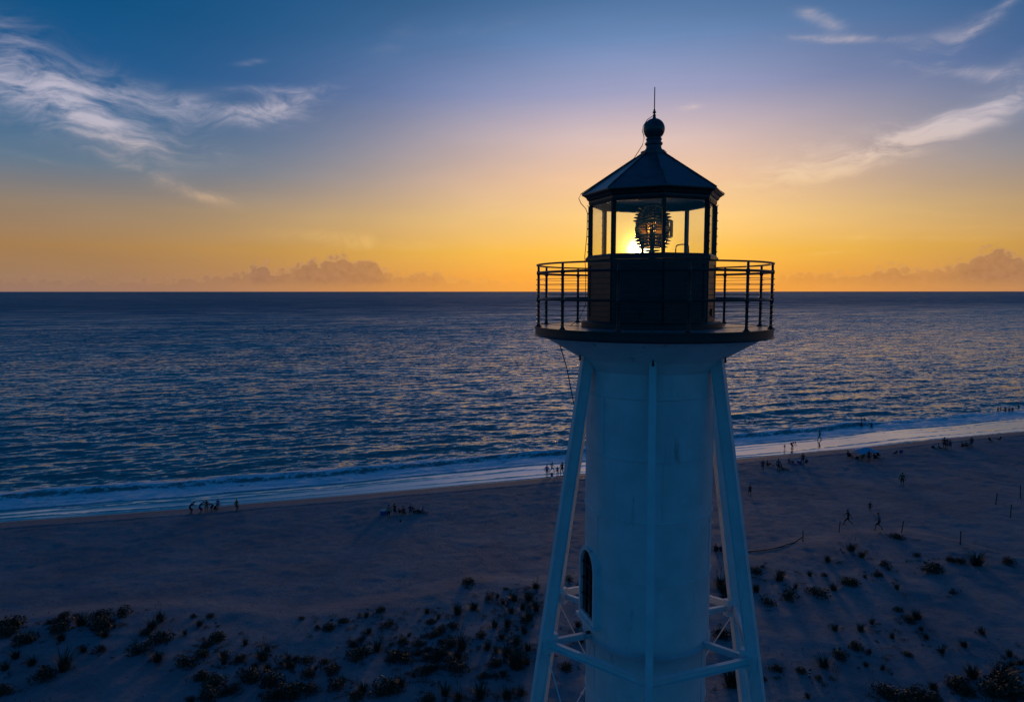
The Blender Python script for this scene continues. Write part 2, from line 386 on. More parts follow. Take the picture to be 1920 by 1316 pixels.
def graded(lo, hi, step, far, g=1.12):
    a = list(np.arange(lo, hi + 1e-6, step)); st = step; x = hi; b = []
    while x < far: st *= g; x += st; b.append(x)
    st = step; x = lo; c = []
    while x > -far: st *= g; x -= st; c.append(x)
    return np.array(c[::-1] + a + b)

# ---- sand
def sandmat():
    m = bpy.data.materials.new("beach_sand"); m.use_nodes = True; n = m.node_tree; b = n.nodes["Principled BSDF"]
    tcn = mk(n, "ShaderNodeTexCoord"); p = S(n, tcn.outputs["Object"])
    at = mk(n, "ShaderNodeAttribute", attribute_name="inland"); d = S(n, at.outputs["Fac"])
    f1 = noise(n, p, 0.12, 5, 0.6); f2 = noise(n, p, 1.6, 5, 0.65); f3 = noise(n, mapv(n, p, (0.25, 0.6, 1), rot=(0, 0, -_a)), 1.0, 4, 0.6)
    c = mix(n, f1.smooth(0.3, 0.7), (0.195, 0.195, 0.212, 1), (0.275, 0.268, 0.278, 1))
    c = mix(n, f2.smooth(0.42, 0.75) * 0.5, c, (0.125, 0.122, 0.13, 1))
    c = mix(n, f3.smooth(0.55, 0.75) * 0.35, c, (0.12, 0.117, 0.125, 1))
    wet = d.smooth(3.6, 0.4); c = mix(n, wet * 0.7, c, (0.25, 0.19, 0.165, 1))
    n.links.new(c.k, b.inputs["Base Color"])
    wr = d.smooth(1.0, 0.0)
    n.links.new((wr * -0.5 + 0.85).k, b.inputs["Roughness"]); b.inputs["Specular IOR Level"].default_value = 0.3
    bn = mk(n, "ShaderNodeBump"); bn.inputs["Strength"].default_value = 0.85; bn.inputs["Distance"].default_value = 0.12
    h = noise(n, p, 2.6, 6, 0.65) + noise(n, p, 9.0, 3, 0.6) * 0.35
    n.links.new((h * (1.0 - wet * 0.8)).k, bn.inputs["Height"]); n.links.new(bn.outputs[0], b.inputs["Normal"])
    return m
gx = graded(-85, 150, 0.42, 1500); gy = graded(36, 152, 0.36, 1500)
X, Y = np.meshgrid(gx, gy); Z = hz(X, Y); _, DD = sd_of(X, Y)
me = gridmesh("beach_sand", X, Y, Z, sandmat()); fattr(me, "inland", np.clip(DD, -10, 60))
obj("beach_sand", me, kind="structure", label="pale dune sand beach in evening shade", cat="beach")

# ---- sea
def qfront(s): return 5.2 + 4.6 * np.clip(s / 175, -0.3, 1.3) + 2.6 * (fbm(s * 0.07, s * 0 + 1.7, 3, 71) - 0.44)
def seamat():
    m = bpy.data.materials.new("sea_water"); m.use_nodes = True; n = m.node_tree; b = n.nodes["Principled BSDF"]
    tcn = mk(n, "ShaderNodeTexCoord"); p = S(n, tcn.outputs["Object"])
    A = lambda k: S(n, mk(n, "ShaderNodeAttribute", attribute_name=k).outputs["Fac"])
    foam, film, fq = A("foam"), A("film"), A("offshore")
    pr = mapv(n, p, (1, 1, 1), rot=(0, 0, -_a))
    fn = noise(n, mapv(n, pr, (0.9, 1.5, 1)), 1.0, 7, 0.7, 0.6); fn2 = noise(n, mapv(n, pr, (0.22, 0.5, 1)), 1.0, 4, 0.6)
    ff = (foam * 0.95 + (fn - 0.5) * 2.4 + (fn2 - 0.5) * 1.3 - 0.42).smooth(0.0, 0.42) * foam.smooth(0.02, 0.12)
    deep = mix(n, fq.smooth(4, 60), (0.045, 0.200, 0.175, 1), (0.018, 0.200, 0.195, 1))
    deep = mix(n, fq.smooth(60, 900), deep, (0.018, 0.130, 0.160, 1))
    wcol = mix(n, film, deep, (0.46, 0.42, 0.40, 1)); n.links.new((film * 0.42 * (1.0 - ff)).k, b.inputs["Metallic"])
    col = mix(n, ff, wcol, (0.80, 0.83, 0.86, 1))
    n.links.new(col.k, b.inputs["Base Color"])
    far_r = fq.smooth(30, 1500) * 0.36 + 0.13; b.inputs["Specular IOR Level"].default_value = 0.9
    rg = mix(n, film, comb(n, far_r, far_r, far_r), (0.10, 0.10, 0.10, 1)); rg = mix(n, ff, rg, (0.42, 0.42, 0.42, 1))
    n.links.new(rg.k, b.inputs["Roughness"])
    n.links.new((film * 1.0 + 1.62).k, b.inputs["IOR"])
    # small wavelets as slopes of the normal
    c1 = noise(n, mapv(n, pr, (0.60, 1.45, 1)), 1.0, 5, 0.66, color=True); c2 = noise(n, mapv(n, pr, (0.10, 0.26, 1)), 1.0, 4, 0.6, color=True)
    def slope(c, k):
        v = mk(n, "ShaderNodeVectorMath", operation="MULTIPLY_ADD"); n.links.new(c.k, v.inputs[0]); v.inputs[1].default_value = (k, k * 1.35, 0); v.inputs[2].default_value = (-k / 2, -k * 1.35 / 2, 0); return S(n, v.outputs[0])
    c3 = noise(n, mapv(n, pr, (0.010, 0.045, 1)), 1.0, 5, 0.65, color=True)
    wind = noise(n, mapv(n, pr, (0.008, 0.022, 1)), 1.0, 3, 0.6).smooth(0.3, 0.7) * 0.7 + 0.6
    s1 = cscale(n, slope(c1, 1.0), wind); s2 = slope(c2, 0.5); s3 = cscale(n, slope(c3, 0.75), fq.smooth(150, 900))
    sm = mk(n, "ShaderNodeVectorMath", operation="ADD"); n.links.new(s1.k, sm.inputs[0]); sm2 = mk(n, "ShaderNodeVectorMath", operation="ADD"); n.links.new(s2.k, sm2.inputs[0]); n.links.new(s3.k, sm2.inputs[1]); n.links.new(sm2.outputs[0], sm.inputs[1])
    tb = mk(n, "ShaderNodeVectorMath", operation="ADD"); n.links.new(sm.outputs[0], tb.inputs[0])
    n.links.new(comb(n, 0.0, fq.smooth(60, 400) * -0.115 + fq.smooth(500, 4000) * 0.10 - 0.115).k, tb.inputs[1])          # steep lee faces turned to the beach
    sl_ = cscale(n, S(n, tb.outputs[0]), (1.0 - film) * 1.0 + 0.015)
    rot = mk(n, "ShaderNodeVectorRotate", rotation_type="Z_AXIS"); n.links.new(sl_.k, rot.inputs[0]); rot.inputs["Angle"].default_value = _a
    gm = mk(n, "ShaderNodeNewGeometry"); ad = mk(n, "ShaderNodeVectorMath", operation="ADD"); n.links.new(gm.outputs["Normal"], ad.inputs[0]); n.links.new(rot.outputs[0], ad.inputs[1])
    nm = mk(n, "ShaderNodeVectorMath", operation="NORMALIZE"); n.links.new(ad.outputs[0], nm.inputs[0]); n.links.new(nm.outputs[0], b.inputs["Normal"])
    return m
qr = list(np.arange(-4, 60, 0.34)); st = 0.34
while qr[-1] < 26000: st *= 1.0125; qr.append(qr[-1] + st)
qr = np.array(qr); NCOL = 620; tt = np.linspace(-1, 1, NCOL)
Q, T = np.meshgrid(qr, tt, indexing="ij"); HW = 125 + 1.25 * np.maximum(Q, 0); SS = 89 + 0.55 * np.maximum(Q, 0) + T * HW
spr = np.maximum(np.gradient(qr)[:, None] * np.ones_like(Q), 2 * HW / NCOL)
WS = shore(np.clip(SS, -150, 330)); BX = P0[0] + E[0] * SS + NI[0] * (WS - Q); BY = P0[1] + E[1] * SS + NI[1] * (WS - Q)
env = sst(3.0, 17.0, Q - qfront(SS) + 5.5); ZZ = np.zeros_like(Q); DXs = np.zeros_like(Q); DYs = np.zeros_like(Q)
nz = (Q < 3500)[:, 0].sum(); sub = slice(0, nz)
patch = 0.55 + 0.9 * fbm(BX[sub] * 0.012, BY[sub] * 0.02, 3, 90)
for i in range(64):
    lam = 1.3 * (11 / 1.3) ** ((i + rng.random()) / 64); k = 2 * math.pi / lam; amp = 0.024 / k * (0.75 if lam > 5 else 1.0)
    th = rng.normal(0, R(24)) + R(-6); dr = NI * math.cos(th) + E * math.sin(th); ph = rng.random() * 6.28
    wgt = sst(2.0, 4.5, lam / spr[sub]) * env[sub] * amp * patch
    a = k * (BX[sub] * dr[0] + BY[sub] * dr[1]) + ph
    ZZ[sub] += wgt * np.cos(a); sn = np.sin(a) * wgt * 0.85; DXs[sub] -= sn * dr[0]; DYs[sub] -= sn * dr[1]
# swell rising towards the beach, and the breaker
def crest(q0, h, wf, wb, lo, seed, f=0.03):
    qc = q0(SS) + 2.2 * (fbm(SS * 0.05, SS * 0 + seed, 3, seed) - 0.44)
    am = h * np.clip((fbm(SS * f, SS * 0 + 5.5 + seed, 3, seed + 1) - lo) * 3.2, 0, 1.15)
    x = Q - qc; return am * np.where(x < 0, np.exp(-(x / wf) ** 2), np.exp(-(x / wb) ** 2)), x, am
FO = np.zeros_like(Q)
c, x, am = crest(lambda s: qfront(s) + 6.6, 0.50, 0.9, 2.6, 0.16, 101); ZZ += c; b1x, b1a = x, am
for q0, h, lo, sd_ in ((20, .48, .34, 120), (28, .44, .36, 130), (38, .40, .38, 140), (51, .36, .38, 150), (66, .30, .38, 160), (84, .26, .40, 170), (108, .24, .40, 180)):
    c, x, am = crest(lambda s, q0=q0: qfront(s) * 0.6 + q0, h, 1.3, 3.4, lo, sd_, 0.022); ZZ += c
qf = qfront(SS); xf = Q - qf
ZZ += 0.10 * np.exp(-((xf - 0.35) / 0.45) ** 2) + 0.02
FO = np.maximum(FO, sst(-0.15, 0.25, xf) * (1 - sst(4.5, 12.0, xf)) * 1.05)
FO = np.maximum(FO, sst(-1.6, -0.3, b1x) * (1 - sst(1.0, 4.2, b1x)) * np.clip(b1a * 1.9, 0, 0.95))
FO *= 1 - 0.55 * np.exp(-((b1x + 1.0) / 0.7) ** 2) * np.clip(b1a * 2.2, 0, 1)
FO = np.maximum(FO, 0.58 * sst(4, 9, xf) * (1 - sst(10, 20, xf)) * fbm(SS * 0.09, Q * 0.2, 3, 200) * 1.5)
THIN = np.zeros_like(Q)
for k, (fr, wd) in enumerate(((0.24, 0.13), (0.62, 0.16), (0.02, 0.12), (0.82, 0.12))):          # lacy lines left on the wet sand
    ql = qf * fr + 1.6 * (fbm(SS * (0.05 + 0.02 * k), SS * 0 + k, 4, 210 + k) - 0.44)
    _l = np.exp(-((Q - ql) / (wd * 2.2)) ** 2) * np.clip(fbm(SS * 0.06, SS * 0 + 9 + k, 2, 230 + k) * 3 - 0.6, 0, 1)
    ZZ += 0.035 * _l; THIN = np.maximum(THIN, _l)
    FO = np.maximum(FO, 0.85 * np.exp(-((Q - ql - 0.15) / wd) ** 2) * np.clip(fbm(SS * 0.12, SS * 0 + k, 2, 220 + k) * 1.6, 0, 1))
FILM = (1 - sst(-0.6, 0.3, xf)) * (1 - 0.75 * THIN)
ZZ = np.where(Q < 0.0, 0.004 - 0.06 * np.minimum(-Q, 4), ZZ)
me = gridmesh("sea", BX + DXs, BY + DYs, ZZ, seamat())
fattr(me, "foam", FO); fattr(me, "film", FILM); fattr(me, "offshore", np.clip(Q, 0, 5000))
obj("sea", me, kind="structure", label="dusk sea with small wind waves and surf", cat="sea")

# ------------------------------------------------------------------ lighthouse
GZ = 1.0
LH = bpy.data.objects.new("lighthouse", None); COL.objects.link(LH); LH.location = (TX, TY, GZ); LH.rotation_euler = (0, 0, -TA)
tag(LH, "white iron skeleton lighthouse with black lantern and round gallery, against the setting sun", "lighthouse")
def pol(r, th, z): a = R(th); return Vector((r * math.sin(a), -r * math.cos(a), z - GZ))
def rad(th): a = R(th); return Vector((math.sin(a), -math.cos(a), 0))
def tan_(th): a = R(th); return Vector((math.cos(a), math.sin(a), 0))
ZD = 28.37; RG = 2.07                                  # deck height, gallery radius
# shaft: one plate course on another
seams = [27.86, 27.2, 26.15, 25.1, 24.03, 22.72]
while seams[-1] > 2.2: seams.append(seams[-1] - 1.08)
seams.append(GZ)
for i in range(len(seams) - 1):
    zt, zb = seams[i] - GZ, seams[i + 1] - GZ; r = 1.135 if i < 5 else 1.10
    lip = 0.032 if i == 4 else 0.013; lh = 0.07 if i == 4 else 0.035
    m = MB().lathe([(r, zt - 0.004), (r, zb + lh + 0.004), (r + lip, zb + lh), (r + lip, zb + 0.002), (r - 0.01, zb + 0.002), (r - 0.01, zt - 0.004)], 72, closed=True)
    c = m.build("shaft_course", WHITE, LH, smooth=35)
    if i < 7:
        m = MB()
        for k in range(56):
            a = 2 * math.pi * (k + 0.5) / 56; rr = r + lip; x, y = math.sin(a), -math.cos(a); zc = zb + lh * 0.55; q = 0.011
            tx, ty = -y, x
            m.add([(rr * x + tx * q, rr * y + ty * q, zc), (rr * x, rr * y, zc + q), (rr * x - tx * q, rr * y - ty * q, zc), (rr * x, rr * y, zc - q), ((rr + 0.009) * x, (rr + 0.009) * y, zc)],
                  [(0, 1, 4), (1, 2, 4), (2, 3, 4), (3, 0, 4)])
        m.build("rivet_row", WHITE, c, kind="stuff")
        # lapped vertical plate joints, staggered
        for th in (20 + 57 * i, 140 + 57 * i, 260 + 57 * i):
            MB().bar(pol(r + 0.004, th, zb + lh + 0.02 + GZ), pol(r + 0.004, th, zt - 0.02 + GZ), 0.05, 0.012, side=tan_(th)).build("joint_strap", WHITE, c)
# flared soffit under the gallery, fascia, deck
MB().lathe([(1.135, 27.62 - GZ), (1.27, 27.80 - GZ), (1.30, 27.835 - GZ), (1.96, 28.215 - GZ), (1.98, 28.235 - GZ), (1.98, 28.29 - GZ), (1.1, 28.29 - GZ)], 72).build("gallery_soffit", WHITE, LH, smooth=40)
MB().lathe([(1.985, 28.21 - GZ), (2.10, 28.21 - GZ), (RG, 28.235 - GZ), (RG, ZD - 0.035 - GZ), (RG + 0.015, ZD - 0.03 - GZ), (RG + 0.015, ZD + 0.004 - GZ), (RG - 0.02, ZD + 0.004 - GZ), (RG - 0.02, ZD - 0.02 - GZ), (1.985, ZD - 0.02 - GZ)], 96, closed=True).build("gallery_fascia", IRON, LH, smooth=35)
for k in range(12):                                    # wedge deck plates
    a0, a1 = 30 * k + 1.0 + 0.35, 30 * (k + 1) + 1.0 - 0.35; V = []; n = 7
    for z in (ZD - 0.018, ZD - 0.006):
        for j in range(n):
            th = a0 + (a1 - a0) * j / (n - 1); V.append(pol(1.16, th, z)); V.append(pol(RG - 0.024, th, z))
    F = []
    for j in range(n - 1):
        b = 2 * j; F += [(b, b + 1, b + 3, b + 2), (2 * n + b, 2 * n + b + 2, 2 * n + b + 3, 2 * n + b + 1), (b + 1, 2 * n + b + 1, 2 * n + b + 3, b + 3), (b, b + 2, 2 * n + b + 2, 2 * n + b)]
    F += [(0, 2 * n, 2 * n + 1, 1), (2 * n - 2, 2 * n - 1, 4 * n - 1, 4 * n - 2)]
    MB().add(V, F).build("deck_plate", DECKM, LH)
# gallery railing
def ringm(r, z, w, h, n=96): return MB().lathe([(r - w / 2, z - h / 2 - GZ), (r + w / 2, z - h / 2 - GZ), (r + w / 2, z + h / 2 - GZ), (r - w / 2, z + h / 2 - GZ)], n, closed=True)
RR = RG - 0.045
rail = ringm(RR, ZD + 1.085, 0.055, 0.026).build("railing", IRON, LH, smooth=40)
for hgt, rr in ((0.945, 0.021), (0.485, 0.021)):
    MB().lathe([(RR + rr * math.cos(a), ZD + hgt - GZ + rr * math.sin(a)) for a in [2 * math.pi * k / 8 for k in range(8)]], 96, closed=True).build("rail", IRON, rail, smooth=True)
for hgt in (0.075, 0.155, 0.235, 0.315, 0.40, 0.57, 0.655, 0.74, 0.83):
    rr = 0.0045
    MB().lathe([(RR + 0.03 + rr * math.cos(a), ZD + hgt - GZ + rr * math.sin(a)) for a in [2 * math.pi * k / 5 for k in range(5)]], 96, closed=True).build("wire", CABLE, rail, smooth=True)
pm = MB(); pr_ = 0.024
pm.lathe([(0, 0), (0.055, 0), (0.055, 0.018), (0.034, 0.03), (pr_ + 0.004, 0.05), (pr_, 0.07), (pr_, 0.44), (0.036, 0.462), (0.036, 0.508), (pr_, 0.53), (pr_ - 0.001, 0.905), (0.035, 0.925), (0.035, 0.965), (0.021, 0.985), (0.021, 1.075)], 12)
for hgt in (0.075, 0.155, 0.235, 0.315, 0.40, 0.57, 0.655, 0.74, 0.83): pm.box((0, -0.03, hgt), (0.016, 0.022, 0.014))
pme = pm.mesh("post", IRON, smooth=40)
for k in range(12):
    th = 16 + 30 * k; o = obj("post", pme, rail); o.location = pol(RR, th, ZD - 0.005); o.rotation_euler = (0, 0, R(th))
# lantern: eight iron wall panels on a round plinth
OT = 9.5; RW = 1.135; ZW = 29.61
MB().lathe([(1.15, ZD - 0.004 - GZ), (1.24, ZD - 0.004 - GZ), (1.24, ZD + 0.085 - GZ), (1.20, ZD + 0.105 - GZ), (1.0, ZD + 0.105 - GZ)], 72).build("wall_plinth", IRON, LH, smooth=35)
cor = [OT + 45 * k for k in range(8)]
def octo(r, ang=0.0): return [tuple(pol(r, c, GZ))[:2] for c in cor]
for k in range(8):
    a, b = cor[k], cor[k] + 45; p, q = pol(RW, a, ZD + 0.10), pol(RW, b, ZD + 0.10); nrm = rad(a + 22.5); h = ZW - ZD - 0.19
    ex = (q - p).normalized(); mid = (p + q) / 2; L = (q - p).length; m = MB()
    m.bar(mid - nrm * 0.02 + Vector((0, 0, 0)), mid - nrm * 0.02 + Vector((0, 0, h)), L - 0.012, 0.03, side=ex)
    w = m.build("wall_panel", IRON, LH)
    m = MB()
    for sx in (-1, 1): m.bar(mid + ex * sx * (L / 2 - 0.05) - nrm * 0.001, mid + ex * sx * (L / 2 - 0.05) - nrm * 0.001 + Vector((0, 0, h)), 0.07, 0.016, side=ex)
    for zz in (0.04, h - 0.04): m.bar(mid - ex * (L / 2 - 0.087) - nrm * 0.001 + Vector((0, 0, zz)), mid + ex * (L / 2 - 0.087) - nrm * 0.001 + Vector((0, 0, zz)), 0.016, 0.07, side=nrm)
    m.build("panel_frame", IRON, w)
    if k in (7, 1, 5):
        vt = MB(); cc = mid + nrm * 0.004 + Vector((0, 0, 0.16)); V = []
        for j in range(14): an = 2 * math.pi * j / 14; V.append(cc + ex * 0.07 * math.cos(an) + Vector((0, 0, 0.07 * math.sin(an))))
        V2 = [v + nrm * 0.02 for v in V]; vt.add(V + V2, [tuple(range(14, 28))] + [(j, (j + 1) % 14, (j + 1) % 14 + 14, j + 14) for j in range(14)]); vt.build("vent", IRON, w)
dk = MB(); dk.prism(octo(1.11), ZW - 0.10 - GZ, ZW - 0.085 - GZ); dk.build("lantern_floor", IRON, LH)
m = MB(); o8 = lambda r, z: [pol(r, c, z) for c in cor]
def octring(m, prof, mi=0):
    V = []; n = len(prof)
    for (r, z) in prof: V += o8(r, z)
    F = []
    for i in range(n):
        j = (i + 1) % n
        for k in range(8): l = (k + 1) % 8; F.append((i * 8 + k, i * 8 + l, j * 8 + l, j * 8 + k))
    return m.add(V, F, mi)
octring(MB(), [(1.0, ZW - 0.08), (1.175, ZW - 0.08), (1.175, ZW - 0.03), (1.15, ZW - 0.015), (1.14, ZW + 0.012), (1.0, ZW + 0.012)]).build("lantern_sill", IRON, LH)
ZC = 30.49; RP = 1.09                                  # underside of the cornice
for k in range(8):
    th = cor[k]; m = MB(); m.bar(pol(RP, th, ZW + 0.013), pol(RP, th, ZC), 0.05, 0.075, side=tan_(th))
    g = m.build("glazing_bar", IRON, LH)
    m = MB(); m.bar(pol(RP + 0.042, th, ZW + 0.013), pol(RP + 0.042, th, ZC - 0.002), 0.03, 0.006, side=tan_(th))
    for j in range(7): m.bar(pol(RP + 0.046, th, ZW + 0.08 + j * 0.135), pol(RP + 0.060, th, ZW + 0.08 + j * 0.135), 0.018, 0.018, side=tan_(th))
    m.build("bolt_strip", IRON, g)
    a, b = th, th + 45; p, q = pol(RP - 0.015, a, ZW + 0.016), pol(RP - 0.015, b, ZW + 0.016); ex = (q - p).normalized(); p += ex * 0.03; q -= ex * 0.03
    up = Vector((0, 0, ZC - ZW - 0.02)); n_ = rad(th + 22.5) * 0.008
    MB().add([p, q, q + up, p + up, p + n_, q + n_, q + up + n_, p + up + n_], [(0, 1, 2, 3), (7, 6, 5, 4), (0, 4, 5, 1), (1, 5, 6, 2), (2, 6, 7, 3), (3, 7, 4, 0)]).build("pane", PANE, LH)
octring(MB(), [(0.97, ZC + 0.002), (1.115, ZC + 0.002), (1.13, ZC + 0.05), (1.13, ZC + 0.085), (1.155, ZC + 0.10), (1.175, ZC + 0.14), (1.215, ZC + 0.165), (1.225, ZC + 0.195), (0.97, ZC + 0.195)]).build("cornice", IRON, LH)
MB().prism(octo(0.968), ZC + 0.10 - GZ, ZC + 0.12 - GZ).build("lantern_ceiling", IRON, LH)
ZE = ZC + 0.20; ZA = 31.395
for k in range(8):
    a, b = cor[k], cor[k] + 45; e0, e1, t0, t1 = pol(1.25, a, ZE), pol(1.25, b, ZE), pol(0.20, a, ZA), pol(0.20, b, ZA); dn = Vector((0, 0, -0.02)); V = [e0, e1, t1, t0]
    rp_ = MB().add(V + [v + dn for v in V], [(0, 1, 2, 3), (7, 6, 5, 4), (0, 4, 5, 1), (1, 5, 6, 2), (2, 6, 7, 3), (3, 7, 4, 0)]).build("roof_panel", ROOFM, LH)
    MB().tube([e0 + Vector((0, 0, .006)), e0.lerp(t0, .5) + Vector((0, 0, .006)), t0 + Vector((0, 0, .006))], 0.014, 6).build("seam_rib", ROOFM, rp_, smooth=True)
cl = octring(MB(), [(0.10, ZA - 0.05), (0.222, ZA - 0.05), (0.228, ZA + 0.03), (0.21, ZA + 0.045), (0.10, ZA + 0.045)]).build("roof_collar", ROOFM, LH)
MB().lathe([(0.0, 31.392 - GZ), (0.165, 31.392 - GZ), (0.165, 31.442 - GZ), (0.135, 31.492 - GZ), (0.130, 31.532 - GZ), (0.152, 31.552 - GZ), (0.155, 31.577 - GZ), (0.135, 31.592 - GZ), (0.125, 31.622 - GZ), (0.140, 31.637 - GZ), (0.135, 31.657 - GZ), (0.118, 31.672 - GZ), (0.0, 31.672 - GZ)], 32).build("ventilator_neck", ROOFM, LH, smooth=35)
bp = [(0.186 * math.cos(a), 31.817 - GZ + 0.186 * math.sin(a)) for a in [R(-70 + 150 * k / 20) for k in range(21)]]
vb = MB().lathe([(0.0, bp[0][1])] + bp + [(0.028, 32.027 - GZ), (0.018, 32.042 - GZ), (0.0, 32.042 - GZ)], 40).build("ventilator_ball", ROOFM, LH, smooth=50)
rod = MB().lathe([(0.0, 32.032 - GZ), (0.026, 32.042 - GZ), (0.030, 32.057 - GZ), (0.016, 32.072 - GZ), (0.016, 32.087 - GZ), (0.032, 32.097 - GZ), (0.030, 32.112 - GZ), (0.014, 32.127 - GZ), (0.020, 32.142 - GZ), (0.0095, 32.162 - GZ), (0.0085, 32.53 - GZ), (0.0, 32.54 - GZ)], 10).build("lightning_rod", IRON, vb, smooth=40)
# earth wire from the ball down over the roof edge to the deck
th = -80; pts = [pol(0.03, th, 32.042), pol(0.12, th, 31.982), pol(0.19, th, 31.872), pol(0.205, th, 31.792), pol(0.17, th, 31.672), pol(0.20, th, 31.542), pol(0.34, th, 31.322)]
pts += [pol(0.34 + (1.265 - .34) * j / 5, th, 31.322 + (ZE + 0.02 - 31.322) * j / 5) for j in range(1, 6)]
pts += [pol(1.305, th, ZE - 0.06), pol(1.265, th, ZE - 0.15), pol(1.18, th, ZC - 0.04), pol(1.15, th, ZC - 0.12), pol(1.155, th, 30.0), pol(1.19, th, ZW), pol(1.17, th, 29.3), pol(1.17, th, 28.75), pol(1.26, th, 28.52), pol(1.43, th, ZD + 0.01)]
MB().tube(pts, 0.0065, 5).build("earth_wire", CABLE, LH, smooth=True)
m = MB(); hp = [pol(.94, 24, ZW - 0.085)]
for (th, dz, rr) in ((24, .06, .94), (24.5, .12, .94), (26, .14, .94), (32, .155, .93), (38, .15, .92), (40, .13, .92), (40.5, .04, .92), (40.5, -.085, .92)): hp.append(pol(rr, th, ZW + dz))
m.tube(hp, 0.011, 6); m.build("grab_hoop", IRON, LH, smooth=True)
# rods hanging at the head of the front leg, and the lamp cable under the soffit
for th, r0 in ((2, 1.30), (-58, 1.30), (62, 1.30)):
    MB().tube([pol(r0 + 0.10, th, 28.0), pol(r0 + 0.10, th, 27.87), pol(r0 + 0.105, th, 27.80)], [0.014, 0.014, 0.022], 8).build("leg_hanger", IRON, LH, smooth=True)
MB().tube([pol(1.62, -86, 28.0), pol(1.50, -87, 27.6), pol(1.42, -87, 27.2), pol(1.36, -88, 26.9)], 0.010, 6).build("drain_hose", IRON, LH, smooth=True)
# six raking legs: an outer and an inner flange on a web
HX = 2.0; LEGT = 27.87; SL = 0.155
def rleg(z): return 1.365 + (27.80 - z) * SL              # outer face
for k in range(6):
    th = HX + 60 * k; top, bot = pol(rleg(LEGT), th, LEGT), pol(rleg(GZ), th, GZ); dep = 0.21; r_ = rad(th); tg = tan_(th)
    lg = MB().bar(top - r_ * 0.006, bot - r_ * 0.006, 0.115, 0.014, side=tg).build("leg", LEGW, LH)
    MB().bar(top - r_ * (dep / 2), bot - r_ * (dep / 2), 0.085, dep - 0.03, side=tg).build("web", LEGW, lg)
    MB().bar(top - r_ * (dep - 0.004), bot - r_ * (dep - 0.004), 0.115, 0.016, side=tg).build("inner_flange", LEGW, lg)
    MB().box(tuple(bot - r_ * 0.10 + Vector((0, 0, 0.09))), (0.6, 0.6, 0.18), rz=R(th)).build("footing", LEGW, lg)
lev = [22.82, 18.1, 13.3, 8.4, 3.6]
for i, z in enumerate(lev):
    for k in range(6):
        t0, t1 = HX + 60 * k, HX + 60 * (k + 1); a, b = pol(rleg(z) - 0.16, t0, z), pol(rleg(z) - 0.16, t1, z); ex = (b - a).normalized(); a2, b2 = a + ex * 0.05, b - ex * 0.05
        sd_ = rad((t0 + t1) / 2)
        m = MB().bar(a2, b2, 0.010, 0.13, side=sd_)
        for zz in (-0.064, 0.064): m.bar(a2 + Vector((0, 0, zz)) + sd_ * 0.03, b2 + Vector((0, 0, zz)) + sd_ * 0.03, 0.07, 0.011, side=sd_)
        m.build("ring_strut", LEGW, LH)
        MB().bar(a - rad(t0) * 0.02 + Vector((0, 0, 0.16)), a - rad(t0) * 0.02 - Vector((0, 0, 0.16)), 0.30, 0.128, side=rad(t0)).build("gusset_plate", LEGW, LH)
        t0r = rad(t0); i0 = pol(rleg(z) - 0.22, t0, z); i1 = pol(1.09, t0, z); m = MB().bar(i0, i1, 0.010, 0.10, side=tan_(t0))
        for zz in (-0.05, 0.05): m.bar(i0 + Vector((0, 0, zz)), i1 + Vector((0, 0, zz)), 0.07, 0.010, side=tan_(t0))
        m.build("radial_strut", LEGW, LH)
        if i + 1 < len(lev):
            zb = lev[i + 1]
            for (ta, tb) in ((t0, t1), (t1, t0)):
                s0 = pol(rleg(z) - 0.12, ta, z - 0.12); s1 = pol(rleg(zb) - 0.12, tb, zb + 0.1); d_ = (s1 - s0).normalized()
                if ta > tb: s0 += rad((t0 + t1) / 2) * 0.03; s1 += rad((t0 + t1) / 2) * 0.03
                rdm = MB().tube([s0, s1], 0.0115, 6)
                for f in (0.47, 0.53): rdm.tube([s0.lerp(s1, f - 0.005), s0.lerp(s1, f + 0.005)], 0.024, 6)
                rdm.tube([s0, s0 + d_ * 0.14], 0.02, 6); rdm.build("tie_rod", LEGW, LH, smooth=40)
# arched window standing out of the shaft
WTH = -62; wr = rad(WTH); wt = tan_(WTH); WZ0, WZ1 = 23.16, 24.36; ww = 0.28
def arch(w, z0, z1, n=12):
    pts = [(-w, z0), (w, z0)]; sp = z1 - w * 1.25
    for j in range(n + 1): a = math.pi * j / n; pts.append((w * math.cos(a), sp + w * 1.25 * math.sin(a)))
    return pts
def wpt(x, r, z): return wr * r + wt * x + Vector((0, 0, z - GZ))
outer, inner = arch(ww + 0.065, WZ0 - 0.08, WZ1 + 0.075), arch(ww, WZ0, WZ1); n = len(outer); V = []; F = []
for (pl, r_) in ((outer, 1.0), (outer, 1.20), (inner, 1.20), (inner, 1.145)): V += [wpt(x, r_, z) for x, z in pl]
for a in range(3):
    for j in range(n): l = (j + 1) % n; F.append((a * n + j, a * n + l, (a + 1) * n + l, (a + 1) * n + j))
wf = MB().add(V, F).build("window", WHITE, LH, smooth=30)
V = [wpt(x, 1.147, z) for x, z in arch(ww - 0.001, WZ0 + .001, WZ1 - .001)]; MB().add(V, [tuple(range(len(V)))]).build("pane", DPANE, wf)
m = MB()
for x in (-0.1, 0.1): m.bar(wpt(x, 1.16, WZ0), wpt(x, 1.16, WZ1 - 0.06), 0.022, 0.022, side=wt)
for z in (23.46, 23.76, 24.06): m.bar(wpt(-ww, 1.158, z), wpt(ww, 1.158, z), 0.02, 0.03, side=wr)
m.build("muntin", IRON, wf)
m = MB(); m.bar(wpt(-ww - .09, 1.13, WZ0 - 0.11), wpt(ww + .09, 1.13, WZ0 - 0.11), 0.24, 0.055, side=wr); m.build("sill", WHITE, wf)
